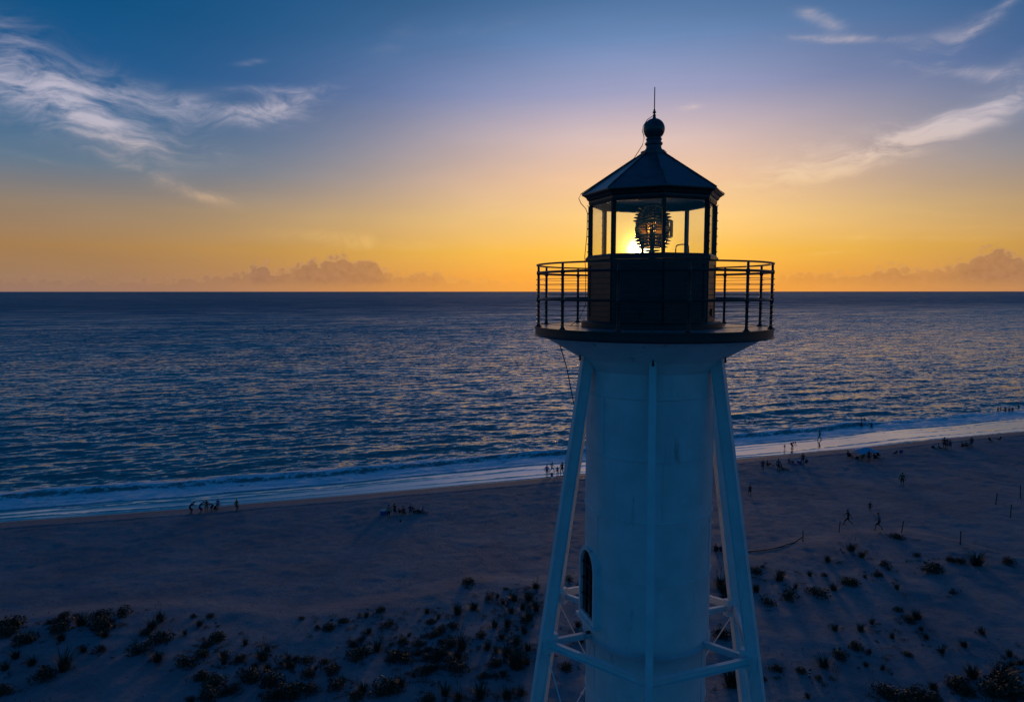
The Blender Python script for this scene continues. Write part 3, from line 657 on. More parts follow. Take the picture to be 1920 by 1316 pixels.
MB().tube([wpt(ww - .02, 1.22, WZ0 - 0.19), wpt(ww - .02, 1.30, WZ0 - 0.20)], 0.03, 8).build("drain_spout", IRON, wf, smooth=40)

# ------------------------------------------------------------------ lens standing in the lantern
FL = bpy.data.objects.new("fresnel_lens", None); COL.objects.link(FL); FL.location = (TX, TY, ZW - 0.083); FL.rotation_euler = (0, 0, -TA + R(8))
tag(FL, "glass lighthouse lens with stacked prism rings inside the lantern", "lens")
LB = 29.71 - (ZW - 0.083); LHt = 0.80; mid = LB + LHt * 0.47
def prof(z):                                             # radius of the beehive at height z
    q = (z - mid) / (LHt * 0.56); return 0.29 * max(0.0, 1 - abs(q) ** 2.3) ** 0.5 + 0.02
def prism(z, hh):
    r = prof(z); sgn = 1 if z > mid else -1
    return MB().lathe([(r - 0.05, z - hh * 0.45), (r + 0.042, z + sgn * hh * 0.30), (r - 0.045, z + hh * 0.45)], 40, closed=True)
zz = mid + 0.135
while zz < LB + LHt - 0.01: prism(zz, 0.052).build("prism", LENSG, FL); zz += 0.056
zz = mid - 0.135
while zz > LB + 0.03: prism(zz, 0.052).build("prism", LENSG, FL); zz -= 0.056
for k in range(4):
    a0 = R(90 * k + 5); m = MB(); pr2 = []
    for j in range(9):
        z = mid - 0.10 + 0.20 * j / 8; pr2.append((0.275 + 0.028 * math.cos((j - 4) / 4 * 1.4) + (0.008 if j % 2 else 0), z))
    m.lathe(pr2 + [(0.245, mid + 0.10), (0.245, mid - 0.10)], 14, a0=a0, closed=True, a1=R(80)); 
    n = len(pr2) + 2; m.f += [tuple(range(n)), tuple(14 * n + j for j in range(n))]; m.m += [0, 0]
    m.build("drum_panel", LENSG, FL, smooth=40)
for k in range(4):
    th = R(90 * k); pts = []
    for j in range(15):
        z = LB + 0.0 + (LHt - 0.02) * j / 14; r = prof(z) - 0.025; pts.append((r * math.sin(th), -r * math.cos(th), z))
    MB().tube(pts, 0.011, 6).build("frame_bar", BRASS, FL, smooth=True)
for z in (mid - 0.112, mid + 0.112): MB().lathe([(0.255, z - 0.007), (0.30, z - 0.007), (0.30, z + 0.007), (0.255, z + 0.007)], 40, closed=True).build("frame_ring", BRASS, FL)
m = MB().lathe([(0.0, 0.0), (0.16, 0.0), (0.16, 0.02), (0.06, 0.05), (0.045, 0.10), (0.05, LB - 0.02), (0.14, LB - 0.005), (0.14, LB + 0.012), (0.0, LB + 0.012)], 24); m.build("pedestal", BRASS, FL, smooth=40)
m = MB().lathe([(0, LB + LHt - 0.02), (0.14, LB + LHt - 0.02), (0.14, LB + LHt), (0.05, LB + LHt + 0.03), (0, LB + LHt + 0.035)], 24); m.build("top_cap", BRASS, FL, smooth=40)
MB().lathe([(0.0, LB + .01), (0.03, LB + .01), (0.03, mid - 0.05), (0.02, mid - .03), (0.035, mid), (0.02, mid + .04), (0.0, mid + .06)], 12).build("lamp_holder", BRASS, FL, smooth=True)
m = MB(); m.bar((0.33 * math.sin(R(80)), -0.33 * math.cos(R(80)), mid - 0.14), (0.33 * math.sin(R(80)), -0.33 * math.cos(R(80)), mid + 0.15), 0.10, 0.012, side=(0.6, 0.8, 0)); m.build("hinge_plate", BRASS, FL)


# ------------------------------------------------------------------ people
SKIN = [mat("skin_%s" % k, c, 0.55) for k, c in (("tan", (0.30, 0.15, 0.09)), ("fair", (0.42, 0.25, 0.18)), ("brown", (0.14, 0.07, 0.045)))]
HAIR = [mat("hair_%s" % k, c, 0.6) for k, c in (("dark", (0.012, 0.009, 0.008)), ("brown", (0.05, 0.028, 0.015)))]
CLOTH = {k: mat("cloth_" + k, c, 0.85) for k, c in dict(black=(.015, .015, .018), navy=(.015, .025, .09), blue=(.03, .09, .32), red=(.22, .03, .03), white=(.6, .6, .6), grey=(.12, .12, .13), olive=(.09, .085, .03), yellow=(.42, .34, .05), green=(.03, .09, .05), purple=(.10, .05, .16), tan=(.30, .24, .17), teal=(.02, .12, .14)).items()}
def skinmesh(name, V, Ed, rad_, lab):
    me = bpy.data.meshes.new(name); me.from_pydata([tuple(v) for v in V], Ed, [])
    o = bpy.data.objects.new(name, me); COL.objects.link(o)
    o.modifiers.new("skin", "SKIN"); sv = me.skin_vertices[0].data
    for i, r in enumerate(rad_): sv[i].radius = (r if isinstance(r, tuple) else (r, r)); sv[i].use_root = (i == 0)
    sb = o.modifiers.new("sub", "SUBSURF"); sb.levels = 1; sb.render_levels = 1
    dg = bpy.context.evaluated_depsgraph_get(); em = bpy.data.meshes.new_from_object(o.evaluated_get(dg)); em.name = name
    bpy.data.objects.remove(o); bpy.data.meshes.remove(me)
    A = np.array([V[a] for a, b in Ed], float); B = np.array([V[b] for a, b in Ed], float); L = [lab[b] for a, b in Ed]
    em.materials.clear()
    for m in (SKIN[0], CLOTH["black"], CLOTH["navy"], HAIR[0]): em.materials.append(m)
    for p in em.polygons:
        c = np.array(p.center); d = B - A; t_ = np.clip(((c - A) * d).sum(1) / np.maximum((d * d).sum(1), 1e-9), 0, 1)
        k = int(np.argmin((((A + d * t_[:, None]) - c) ** 2).sum(1))); p.material_index = L[k]; p.use_smooth = True
    return em
def body(name, hip=(0, 0, .92), lean=0.0, hk=((.1, .0), (-.1, .0)), knee=None, foot=None, hands=None, headfwd=0.02, sleeves=True, dress=False):
    """stands on the origin, faces -Y. hands/knee/foot: left, right positions"""
    V = []; Ed = []; Rd = []; Lb = []
    def v(p, r, lab, par=None):
        V.append(Vector(p)); Rd.append(r); Lb.append(lab); i = len(V) - 1
        if par is not None: Ed.append((par, i))
        return i
    hip = Vector(hip); up = Vector((0, -math.sin(lean), math.cos(lean))); fw = Vector((0, -math.cos(lean), -math.sin(lean)))
    pel = v(hip, (.135, .10), 2); ws = v(hip + up * .17, (.125, .09), 1, pel); ch = v(hip + up * .36, (.155, .105), 1, ws); nb = v(hip + up * .50, (.075, .065), 1, ch)
    nk = v(hip + up * .565 + fw * .01, .05, 0, nb); hd0 = v(hip + up * .635 + fw * (.015 + headfwd), .078, 0, nk); hd1 = v(hip + up * .72 + fw * headfwd, .098, 3, hd0); hd2 = v(hip + up * .79 + fw * (headfwd - .01), .062, 3, hd1)
    v(hip + up * .655 + fw * (.105 + headfwd), .012, 0, hd0)
    ms = 0
    for s_, i in ((1, 0), (-1, 1)):
        sh = v(hip + up * .455 + Vector((s_ * .175, 0, 0)), .06, 1, ch)
        h = Vector(hands[i]) if hands else hip + Vector((s_ * .27, -.03, -.12))
        shp = V[sh]; d = h - shp; L = d.length; mx = 0.53
        if L > mx: h = shp + d * (mx / L); L = mx
        mid_ = (shp + h) / 2; off = math.sqrt(max(0, .27 ** 2 - (L / 2) ** 2)); bk = Vector((s_ * .35, .9, -.3)).normalized(); el_ = v(mid_ + bk * off, .042, 1 if sleeves else 0, sh)
        wr = v(h, .029, 0, el_); dd = (h - V[el_]).normalized(); pm_ = v(h + dd * .05, (.036, .02), 0, wr)
        sidev = dd.cross(Vector((0, 1, 0.3))).normalized()
        for f, ln in ((-1.5, .055), (-.5, .075), (.5, .08), (1.5, .07)): b_ = v(h + dd * (.09 + ln * .3) + sidev * f * .017, .009, 0, pm_); v(h + dd * (.09 + ln) + sidev * f * .019 + Vector((0, -.015, 0)), .007, 0, b_)
        v(h + dd * .07 + sidev * -.05 + Vector((0, -.02, 0)), .009, 0, wr)
        f_ = Vector(foot[i]) if foot else Vector((s_ * .10, 0, .075)); hj = v(hip + Vector((s_ * .09, 0, -.06)), .095, 2, pel)
        hp_ = V[hj]; d = f_ - hp_; L = min(d.length, .84); mid_ = (hp_ + f_) / 2; off = math.sqrt(max(0, .425 ** 2 - (L / 2) ** 2))
        kn = Vector(knee[i]) if knee else mid_ + Vector((0, -1, .15)).normalized() * off
        ki = v(kn, .062 if not dress else .085, 2, hj); cf = v(kn.lerp(f_, .35), .056, 0, ki); an = v(f_, .036, 0, cf)
        tdir = Vector((s_ * .15, -1, 0)).normalized(); v(f_ + tdir * .17 + Vector((0, 0, -.045)), (.036, .022), 0, an); v(f_ + Vector((0, .045, -.04)), .03, 0, an)
    me_ = skinmesh(name, V, Ed, Rd, Lb)
    zs = np.empty(len(me_.vertices) * 3); me_.vertices.foreach_get("co", zs); z0 = zs[2::3].min(); zs[2::3] -= z0; me_.vertices.foreach_set("co", zs); me_.update(); me_["h"] = float(zs[2::3].max())
    return me_
BOD = dict(
    stand=body("standing_figure"),
    akimbo=body("standing_figure_hands_on_hips", hands=((.23, -.10, .98), (-.23, -.10, .98)), foot=((.15, 0, .075), (-.15, .03, .075)), sleeves=False),
    point=body("standing_figure_arm_out", hands=((.55, -.25, 1.25), (-.26, -.05, .8)), foot=((.13, -.05, .075), (-.13, .08, .075))),
    walk=body("walking_figure", hip=(0, 0, .89), lean=.08, foot=((.08, -.36, .085), (-.08, .38, .13)), hands=((.24, .28, .80), (-.24, -.36, .92))),
    walk2=body("striding_figure", hip=(0, 0, .90), lean=.12, foot=((.07, -.30, .085), (-.07, .30, .12)), hands=((.26, -.42, 1.0), (-.22, .10, .80)), sleeves=False),
    bend=body("bending_figure", hip=(0, .16, .90), lean=1.05, foot=((.12, 0, .075), (-.12, .06, .075)), hands=((.16, -.55, .62), (-.16, -.55, .60)), headfwd=.05),
    stoop=body("stooping_figure", hip=(0, .10, .88), lean=.62, foot=((.10, 0, .075), (-.10, .1, .075)), hands=((.18, -.50, .80), (-.18, -.46, .82)), headfwd=.05, dress=True),
    crouch=body("crouching_figure", hip=(0, .18, .36), lean=.55, foot=((.13, -.02, .075), (-.13, .04, .075)), knee=((.16, -.27, .47), (-.16, -.23, .47)), hands=((.14, -.45, .22), (-.14, -.42, .25))),
    sit=body("sitting_figure", hip=(0, .12, .13), lean=-.12, foot=((.14, -.62, .08), (-.12, -.55, .08)), knee=((.16, -.30, .42), (-.14, -.27, .44)), hands=((.22, -.26, .36), (-.22, .28, .12))),
    sit2=body("sitting_figure_legs_out", hip=(0, .12, .13), lean=-.25, foot=((.12, -.75, .09), (-.10, -.74, .09)), knee=((.13, -.30, .16), (-.11, -.30, .18)), hands=((.28, .36, .08), (-.28, .36, .08)), sleeves=False),
    chair=body("chair_sitting_figure", hip=(0, .10, .33), lean=-.30, foot=((.13, -.60, .08), (-.13, -.58, .08)), knee=((.13, -.36, .43), (-.13, -.36, .43)), hands=((.26, -.14, .42), (-.26, -.14, .42))))
def person(pose, u, v, hpx, face, top, bot, label, group, sk=0, hr=0, z=None, sink=0.0, size=None):
    """feet at pixel (u, v) of the ground; hpx = height in pixels of the photograph; face = degrees the figure is turned from the camera"""
    g = ground(u, v) if z is None else Vector((*gpt(u, v, z), z))
    me_ = BOD[pose]; dist = (g - Vector((0, 0, HC))).length; h = size if size else hpx * dist / FPX / 0.95
    k = h / me_["h"] if not size else size / 1.72
    o = obj("person", me_, None, label, "person", group); o.location = g - Vector((0, 0, sink + 0.01)); o.scale = (k * 1.2, k * 1.2, k)
    o.rotation_euler = (0, 0, R(face) - math.atan2(g.x, g.y))
    for i, m in enumerate((SKIN[sk], CLOTH[top], CLOTH[bot], HAIR[hr])): o.material_slots[i].link = "OBJECT"; o.material_slots[i].material = m
    return o
gA, gB, gC, gD, gE, gF, gG, gW = "shell seekers at the berm", "friends on the left beach", "people at the water's edge", "beachgoers by the lighthouse's right", "people under the sunshade", "people on the far right beach", "walkers on the sand", "bathers in the sea"
person("stoop", 358, 963, 20, 80, "black", "black", "person in black stooping, leftmost of the group on the berm", gA, 0)
person("stoop", 376, 962, 19.5, 75, "navy", "navy", "person in long navy clothes bending beside the berm line", gA, 1)
person("stand", 388, 958.5, 19.5, -20, "olive", "black", "person in olive top standing in the middle of the berm group", gA, 0, 1)
person("bend", 397, 958.5, 16, -60, "grey", "black", "person in grey bending over in the berm group", gA, 1)
person("crouch", 404, 957, 11, 60, "black", "navy", "person crouching low at the right of the berm group", gA, 2)
person("stand", 409, 954, 17, 160, "blue", "navy", "person in blue shirt standing closest to the water in the berm group", gA, 1)
person("stand", 444, 958, 20, 40, "olive", "olive", "person in olive clothes standing alone right of the berm group", gA, 0)
person("stand", 729.5, 972, 25, 200, "tan", "black", "shirtless person standing beside the blue cooler", gB, 0)
person("akimbo", 740, 967.5, 23, 150, "red", "black", "person in dark red top, second from the blue cooler", gB, 0)
person("sit", 750, 961, 9, 120, "black", "black", "person sitting low between the standing friends", gB, 2)
person("crouch", 757, 965, 15, 200, "red", "olive", "person in red kneeling in the middle of the friends", gB, 0, 1)
person("stand", 770, 969, 23, 190, "navy", "grey", "person in navy standing at the right of the friends", gB, 1)
person("sit", 777, 961, 11, 60, "black", "navy", "person in black sitting right of the standing friends", gB, 0)
person("sit2", 790, 960.5, 10.5, -70, "purple", "grey", "person reclining on the sand, rightmost of the friends", gB, 1)
person("stand", 1025.5, 892.5, 20.5, 170, "blue", "black", "person in blue shirt standing at the wet edge left of the leg", gC, 1)
person("walk", 1034.5, 884, 17, 100, "navy", "navy", "child in navy stepping on the wet sand above the bucket", gC, 1, z=0.03)
person("stand", 1045, 890.5, 16, 160, "black", "black", "small child in black beside the lighthouse's left leg", gC, 0)
person("akimbo", 1054, 890, 23, 200, "black", "black", "tall dark figure standing closest to the lighthouse's left leg", gC, 0)
person("stand", 1471, 841.5, 8, 20, "black", "black", "toddler standing on the shining wet sand", gC, 0, z=0.03)
person("bend", 1485, 841.5, 13.5, 60, "blue", "black", "child in blue bending on the shining wet sand", gC, 0, z=0.03)
person("walk2", 1537, 824, 16, -60, "black", "black", "person wading through the white foam", gC, 0, z=0.05)
person("stand", 1430, 882, 18, 180, "red", "purple", "person in red standing closest to the lighthouse's right leg", gD, 0)
person("sit", 1441, 873.5, 10, 100, "black", "black", "person in black sitting at the berm edge right of the lighthouse", gD, 0)
person("stand", 1459, 883, 21, 150, "teal", "black", "person in teal standing over the towel right of the lighthouse", gD, 2)
person("sit2", 1468, 880, 9.5, 80, "green", "black", "person in green lying back with legs stretched out", gD, 0)
person("sit", 1480, 867.5, 8, 30, "purple", "purple", "small person in purple sitting left of the folding chair", gD, 0)
person("stand", 1505, 870, 18.5, 200, "black", "red", "person in black standing beside the folding chair", gD, 1)
person("chair", 1592, 858, 12, 150, "black", "black", "dark figure seated in a chair left of the blue sunshade", gE, 0)
person("chair", 1616, 860, 11, 190, "yellow", "black", "person in a yellow top seated under the blue sunshade", gE, 1)
person("stand", 1629, 866, 18.5, 180, "black", "black", "person in black standing in front of the blue sunshade", gE, 2)
person("chair", 1641, 862, 12, 150, "black", "navy", "person seated at the right under the blue sunshade", gE, 0)
person("stand", 1770, 842, 18.5, 160, "red", "red", "person in dark red standing, tallest on the right beach", gF, 0)
person("stand", 1775.5, 841, 16, 200, "purple", "black", "person in purple close behind the one in dark red", gF, 0)
person("akimbo", 1781, 843, 15.5, 180, "navy", "navy", "person in navy standing right of the pair in dark red", gF, 1)
person("sit2", 1763, 842, 8, 90, "black", "black", "person lying on the sand left of the standing trio", gF, 0)
person("sit", 1806, 838, 8.5, 110, "red", "black", "person in red sitting between the two standing groups at right", gF, 0)
person("sit", 1813, 837, 9, 60, "grey", "black", "person in grey sitting next to the last standing figure", gF, 1)
person("stand", 1821, 838, 15.5, 190, "black", "navy", "person in black standing alone at the far right", gF, 0)
person("walk", 1406, 928.5, 18, 190, "red", "black", "lone walker in red on bare sand beside the lighthouse", gG, 0)
person("stand", 1691, 910.5, 21, 170, "olive", "black", "lone person in olive standing on the open beach at right", gG, 0)
person("stand", 1631, 959, 16, 180, "red", "red", "child in red standing on sand between two walkers", gG, 0)
person("walk", 1590, 983, 24, -80, "black", "black", "walker in black, left of the pair near the posts", gG, 2)
person("walk2", 1648, 993, 27, -75, "grey", "black", "striding walker with arm out, right of the pair near the posts", gG, 0)
person("sit", 1342.5, 1033, 14, 170, "black", "navy", "left of two people sitting on the sand behind the leg", gG, 0)
person("sit", 1353, 1033, 13.5, 190, "navy", "navy", "right of two people sitting on the sand behind the leg", gG, 1)
WAD = [(1615, 800, .55, "stand", "tallest bather standing thigh-deep behind the surf"), (1634, 800, .75, "akimbo", "bather standing waist-deep at the right of the nearest bathers"), (1623, 793, 1.15, "stand", "bather with only shoulders showing between two standing bathers"),
       (1615, 788, 1.1, "stand", "bather shoulder-deep, left of the farther pair"), (1621, 787, 1.15, "point", "bather shoulder-deep, right of the farther pair"),
       (1405, 791, 1.3, "stand", "swimmer's head left of the two by the lighthouse"), (1415, 792, 1.3, "stand", "swimmer's head right of the two by the lighthouse"),
       (1871, 768, .95, "stand", "leftmost bather in the far right group"), (1876, 767, 1.0, "akimbo", "second bather from left in the far right group"), (1885, 769, .85, "stand", "third bather from left in the far right group"),
       (1892, 771, .7, "akimbo", "fourth bather from left in the far right group, standing highest"), (1898, 769, .9, "stand", "fifth bather from left in the far right group"), (1910, 763, .9, "stand", "bather farthest out at the right edge")]
for i, (u, v, sk_, ps, lb) in enumerate(WAD):
    person(ps, u, v, 0, (170, 20, -60, 100, 200)[i % 5], ("black", "navy", "red")[i % 3], ("navy", "black")[i % 2], lb, gW, i % 3, i % 2, z=0.1, sink=sk_, size=1.72)

# ------------------------------------------------------------------ beach things
def at(u, v): return ground(u, v)
# blue sunshade
c = at(1622, 861); SH = bpy.data.objects.new("sunshade", None); COL.objects.link(SH); SH.location = c; SH.rotation_euler = (0, 0, R(14))
tag(SH, "pale blue fabric sunshade stretched on poles near the berm", "sunshade")
NX, NY = 14, 10; V = []; F = []
for layer in (0, 1):
    for j in range(NY + 1):
        for i in range(NX + 1):
            a, b = i / NX * 2 - 1, j / NY * 2 - 1; edge_ = 1 - 0.12 * (1 - a * a) * abs(b) ; x = a * 2.3 * (1 - 0.14 * (1 - b * b)); y = b * 1.7 * (1 - 0.14 * (1 - a * a))
            z = 1.55 + 0.55 * (1 - abs(a) ** 1.3) * (1 - abs(b) ** 1.3) - 0.25 * (a * a) * (b * b) + 0.03 * math.sin(7 * a + 4 * b) - 0.006 * layer; V.append((x, y, z))
k = (NX + 1) * (NY + 1)
for layer in (0, 1):
    for j in range(NY):
        for i in range(NX): q = layer * k + j * (NX + 1) + i; f = (q, q + 1, q + NX + 2, q + NX + 1); F.append(f if layer == 0 else f[::-1])
MB().add(V, F).build("canopy", mat("shade_cloth", (0.20, 0.42, 0.58), 0.8, var=0.1), SH, smooth=True)
for sx in (-1, 1):
    for sy in (-1, 1):
        MB().tube([(sx * 2.1, sy * 1.6, -0.2), (sx * 2.26, sy * 1.67, 1.33)], 0.02, 8).build("pole", CABLE, SH, smooth=True)
        MB().tube([(sx * 2.26, sy * 1.67, 1.32), (sx * 3.0, sy * 2.2, 0.0)], 0.006, 5).build("guy_rope", CLOTH["white"], SH)
MB().tube([(0, 0, -0.2), (0, 0, 2.09)], 0.022, 8).build("pole", CABLE, SH, smooth=True)
# folding beach chairs
def chair_proto():
    t_ = bpy.data.objects.new("beach_chair", None); COL.objects.link(t_)
    def sheet(pts, w):
        V = []; n = len(pts)
        for off in (0, -0.012):
            for p in pts: V += [(-w, p[0], p[1] + off), (w, p[0], p[1] + off)]
        F = []
        for i in range(n - 1): b = 2 * i; F += [(b, b + 1, b + 3, b + 2), (2 * n + b, 2 * n + b + 2, 2 * n + b + 3, 2 * n + b + 1), (b, b + 2, 2 * n + b + 2, 2 * n + b), (b + 1, 2 * n + b + 1, 2 * n + b + 3, b + 3)]
        F += [(0, 2 * n, 2 * n + 1, 1), (2 * n - 2, 2 * n - 1, 4 * n - 1, 4 * n - 2)]
        return MB().add(V, F)
    sheet([(-.26, .30), (-.1, .265), (.08, .25), (.2, .27)], .25).build("seat", CLOTH["navy"], t_, smooth=True)
    sheet([(.21, .28), (.30, .48), (.40, .72), (.46, .88)], .25).build("backrest", CLOTH["navy"], t_, smooth=True)
    for s_ in (-1, 1):
        MB().tube([(s_ * .27, -.28, .0), (s_ * .27, .0, .27), (s_ * .27, .22, .47)], .013, 6).build("leg", CABLE, t_, smooth=True)
        MB().tube([(s_ * .265, .36, .0), (s_ * .265, .0, .24), (s_ * .265, -.28, .315)], .013, 6).build("leg", CABLE, t_, smooth=True)
        MB().tube([(s_ * .262, .2, .26), (s_ * .262, .47, .90)], .013, 6).build("back_frame", CABLE, t_, smooth=True)
        MB().box((s_ * .28, -.02, .475), (.05, .42, .02)).build("armrest", WOOD, t_)
    return t_
ch0 = chair_proto(); first = True
for (u, v, rz, lb, col_) in ((1509.5, 870, 190, "folding chair beside the standing figure in black", "navy"), (1592, 857.5, 150, "folding chair left of the blue sunshade, with a seated figure", "black"), (1616, 859.5, 190, "folding chair under the sunshade holding the yellow top wearer", "black"),
                             (1641, 861.5, 150, "folding chair under the right end of the sunshade", "navy"), (1648, 857, 120, "empty folding chair just right of the sunshade", "black"), (1677, 853, 200, "left of two empty chairs right of the sunshade", "navy"), (1688, 851.5, 170, "right of two empty chairs right of the sunshade", "blue"),
                             (1858, 828.5, 100, "left of two low chairs at the far right berm", "black"), (1872, 826, 200, "right of two low chairs at the far right berm", "black")):
    t_ = ch0 if first else copy_tree(ch0); first = False; g = at(u, v); t_.location = g; t_.rotation_euler = (0, 0, R(rz)); tag(t_, lb, "chair", "folding beach chairs")
    for q in t_.children:
        if q.name.startswith(("seat", "backrest")): q.material_slots[0].link = "OBJECT"; q.material_slots[0].material = CLOTH[col_]
# cooler, bucket, bags, towels, ball, skimboard
def cooler(u, v, lb, cm, k=1.0):
    t_ = bpy.data.objects.new("cooler", None); COL.objects.link(t_); t_.location = at(u, v); t_.rotation_euler = (0, 0, R(20)); t_.scale = (k, k, k); tag(t_, lb, "cooler")
    MB().add([(x * a, y * a, z) for z, a in ((0, .92), (.36, 1.0)) for x, y in ((-.34, -.2), (.34, -.2), (.34, .2), (-.34, .2))], [(3, 2, 1, 0), (4, 5, 6, 7), (0, 1, 5, 4), (1, 2, 6, 5), (2, 3, 7, 6), (3, 0, 4, 7)]).build("body", cm, t_)
    MB().box((0, 0, .40), (.70, .42, .06)).box((0, 0, .44), (.60, .34, .025)).build("lid", CLOTH["white"], t_)
    MB().tube([(-.36, 0, .26), (-.38, 0, .44), (-.2, 0, .52), (.2, 0, .52), (.38, 0, .44), (.36, 0, .26)], .013, 6).build("handle", CLOTH["grey"], t_, smooth=True)
cooler(720, 964, "bright blue cooler left of the friends on the beach", CLOTH["blue"], 1.35)
cooler(1499, 867.5, "small dark blue cooler left of the folding chair", CLOTH["blue"])
BK = bpy.data.objects.new("bucket", None); COL.objects.link(BK); BK.location = at(1034.5, 891); tag(BK, "small dark bucket on the wet edge below the child", "bucket")
MB().lathe([(0, 0), (.15, 0), (.19, .36), (.205, .37), (.18, .355), (.14, .02), (0, .02)], 20).build("body", CLOTH["red"], BK, smooth=40)
MB().tube([(-.2, 0, .35), (-.17, 0, .48), (0, 0, .56), (.17, 0, .48), (.2, 0, .35)], .01, 6).build("handle", CABLE, BK, smooth=True)
def lump(name, u, v, dims, m, lb, cat, seed, rz=0):
    rr = random.Random(seed); V = []; F = []; n, k = 12, 7
    for j in range(k):
        f = j / (k - 1); zz_ = f * dims[2]; rs = (1 - abs(f * 1.7 - .6) ** 2.4 * .45) * (0.55 if j == k - 1 else 1)
        for i in range(n):
            a = 2 * math.pi * i / n; q = rs * (1 + rr.uniform(-.10, .10)); V.append((dims[0] / 2 * q * math.cos(a), dims[1] / 2 * q * math.sin(a), zz_ + rr.uniform(-.02, .02) * (j > 0)))
    for j in range(k - 1):
        for i in range(n): l = (i + 1) % n; F.append((j * n + i, j * n + l, (j + 1) * n + l, (j + 1) * n + i))
    F += [tuple(range(n))[::-1], tuple((k - 1) * n + i for i in range(n))]
    t_ = bpy.data.objects.new(name, None); COL.objects.link(t_); t_.location = at(u, v); t_.rotation_euler = (0, 0, R(rz)); tag(t_, lb, cat)
    MB().add(V, F).build("body", m, t_, smooth=True)
    for s_ in (-1, 1): MB().tube([(-dims[0] * .28, s_ * .05, dims[2] * .9), (-dims[0] * .18, s_ * .07, dims[2] * 1.35), (dims[0] * .18, s_ * .07, dims[2] * 1.35), (dims[0] * .28, s_ * .05, dims[2] * .9)], .012, 5).build("strap", CLOTH["grey"], t_, smooth=True)
lump("beach_bag", 1749, 839.5, (.6, .35, .4), CLOTH["black"], "black bag at the left end of the right beach group", "bag", 1)
lump("beach_bag", 1754, 839.5, (.45, .35, .4), CLOTH["white"], "white bag beside the black bag on the right beach", "bag", 2)
lump("beach_bag", 1486, 867, (.5, .35, .3), CLOTH["purple"], "purple bag on the sand left of the dark blue cooler", "bag", 3)
lump("beach_bag", 1607, 860, (.6, .4, .45), CLOTH["black"], "black bag under the left half of the sunshade", "bag", 4)
lump("beach_bag", 784, 961.5, (.7, .4, .45), CLOTH["black"], "black bag between the two people sitting among the friends", "bag", 5)
def towel(u, v, w, d, m, lb, rz):
    g = at(u, v); V = []; F = []; n = 8
    ca_, sa_ = math.cos(R(rz)), math.sin(R(rz))
    for off in (0.03, 0.018):
        for j in range(n + 1):
            for i in range(n + 1):
                x, y = (i / n - .5) * w, (j / n - .5) * d; X_, Y_ = x * ca_ - y * sa_, x * sa_ + y * ca_
                V.append((X_, Y_, zfast(g.x + X_, g.y + Y_) - g.z + off + .015 * math.sin(9 * x + 3 * j)))
    k = (n + 1) ** 2
    for L_ in (0, 1):
        for j in range(n):
            for i in range(n): q = L_ * k + j * (n + 1) + i; f = (q, q + 1, q + n + 2, q + n + 1); F.append(f if L_ == 0 else f[::-1])
    o = MB().add(V, F).build("towel", m, None, True, label=lb, cat="towel", loc=g)
towel(1468, 881, 1.9, 1.0, CLOTH["teal"], "teal towel under the reclining person right of the lighthouse", 10)
towel(1495, 871, 2.0, 0.9, CLOTH["purple"], "purple towel in front of the dark blue cooler", 12)
towel(790, 961.5, 1.9, 1.0, CLOTH["grey"], "grey towel under the rightmost of the friends", -10)
g = at(751, 978); MB().lathe([(0.13 * math.cos(R(a)), 0.13 + 0.13 * math.sin(R(a))) for a in range(-90, 91, 15)], 16).build("ball", CLOTH["navy"], None, True, label="dark ball lying on the sand in front of the friends", cat="ball", loc=g)
g = at(1704, 831); V = []; 
pl = [(0.62 * math.cos(a) * (1 + .12 * math.cos(a)), 0.30 * math.sin(a)) for a in [2 * math.pi * i / 20 for i in range(20)]]
BD = bpy.data.objects.new("skimboard", None); COL.objects.link(BD); tag(BD, "pale board left at the edge of the wet sand", "board", loc=g + Vector((0, 0, .03)), rz=R(20))
MB().prism(pl, 0, .05).build("deck", CLOTH["white"], BD); MB().prism([(x * .5 - .15, y * .6) for x, y in pl], .052, .07).build("grip_pad", CLOTH["black"], BD)
# fence posts of the dune boundary
PST = [(1505.5, 1015, 17.5, "wooden post standing at the end of the sagging dark rope"), (1573, 997.5, 17, "wooden post left of the walker in black"), (1690.5, 998.5, 18, "wooden post right of the striding walker"), (1800.5, 1021, 20, "wooden post rightmost of the four along the dune edge"),
       (1867, 946, 17, "wooden post farthest left of the three near the right edge"), (1894.5, 970.5, 19.5, "wooden post nearest the camera of the three near the right edge"), (1913.5, 934, 18, "wooden post farthest away, touching the right edge")]
for i, (u, v, hp_, lb) in enumerate(PST):
    g = at(u, v); h = hp_ * (g - Vector((0, 0, HC))).length / FPX / .93; rr = random.Random(i)
    m = MB(); m.lathe([(0, -.3), (.065, -.3), (.062, h * .5), (.058, h - .02), (.04, h), (0, h + .005)], 10)
    t_ = m.build("fence_post", WOOD, None, 35, label=lb, cat="post", group="dune boundary posts", loc=g); t_.rotation_euler = (R(rr.uniform(-4, 4)), R(rr.uniform(-4, 4)), rr.uniform(0, 6))
pts = []
for (u, v) in ((1396, 1034), (1412, 1034.5), (1430, 1032), (1448, 1030), (1462, 1026.5), (1478, 1021), (1492, 1016.5)): g = at(u, v); pts.append(g + Vector((0, 0, .05)))
pts.append(at(1505.5, 1015) + Vector((0, 0, .55)))
P_ = []
for i in range(len(pts) - 1):
    for k in range(5): q = pts[i].lerp(pts[i + 1], k / 5); P_.append(q + Vector((random.uniform(-.05, .05), random.uniform(-.08, .08), random.uniform(0, .05))))
P_.append(pts[-1]); org = pts[0].copy()
MB().tube([p - org for p in P_], 0.055, 6).build("boundary_rope", mat("dark_rope", (.05, .04, .03), .9, var=.3), None, True, label="thick dark rope sagging over the sand to a post", cat="rope", loc=org)
g = at(1518, 1269); MK = bpy.data.objects.new("marker_stake", None); COL.objects.link(MK); tag(MK, "small red and white banded stake right of the lighthouse", "stake", loc=g)
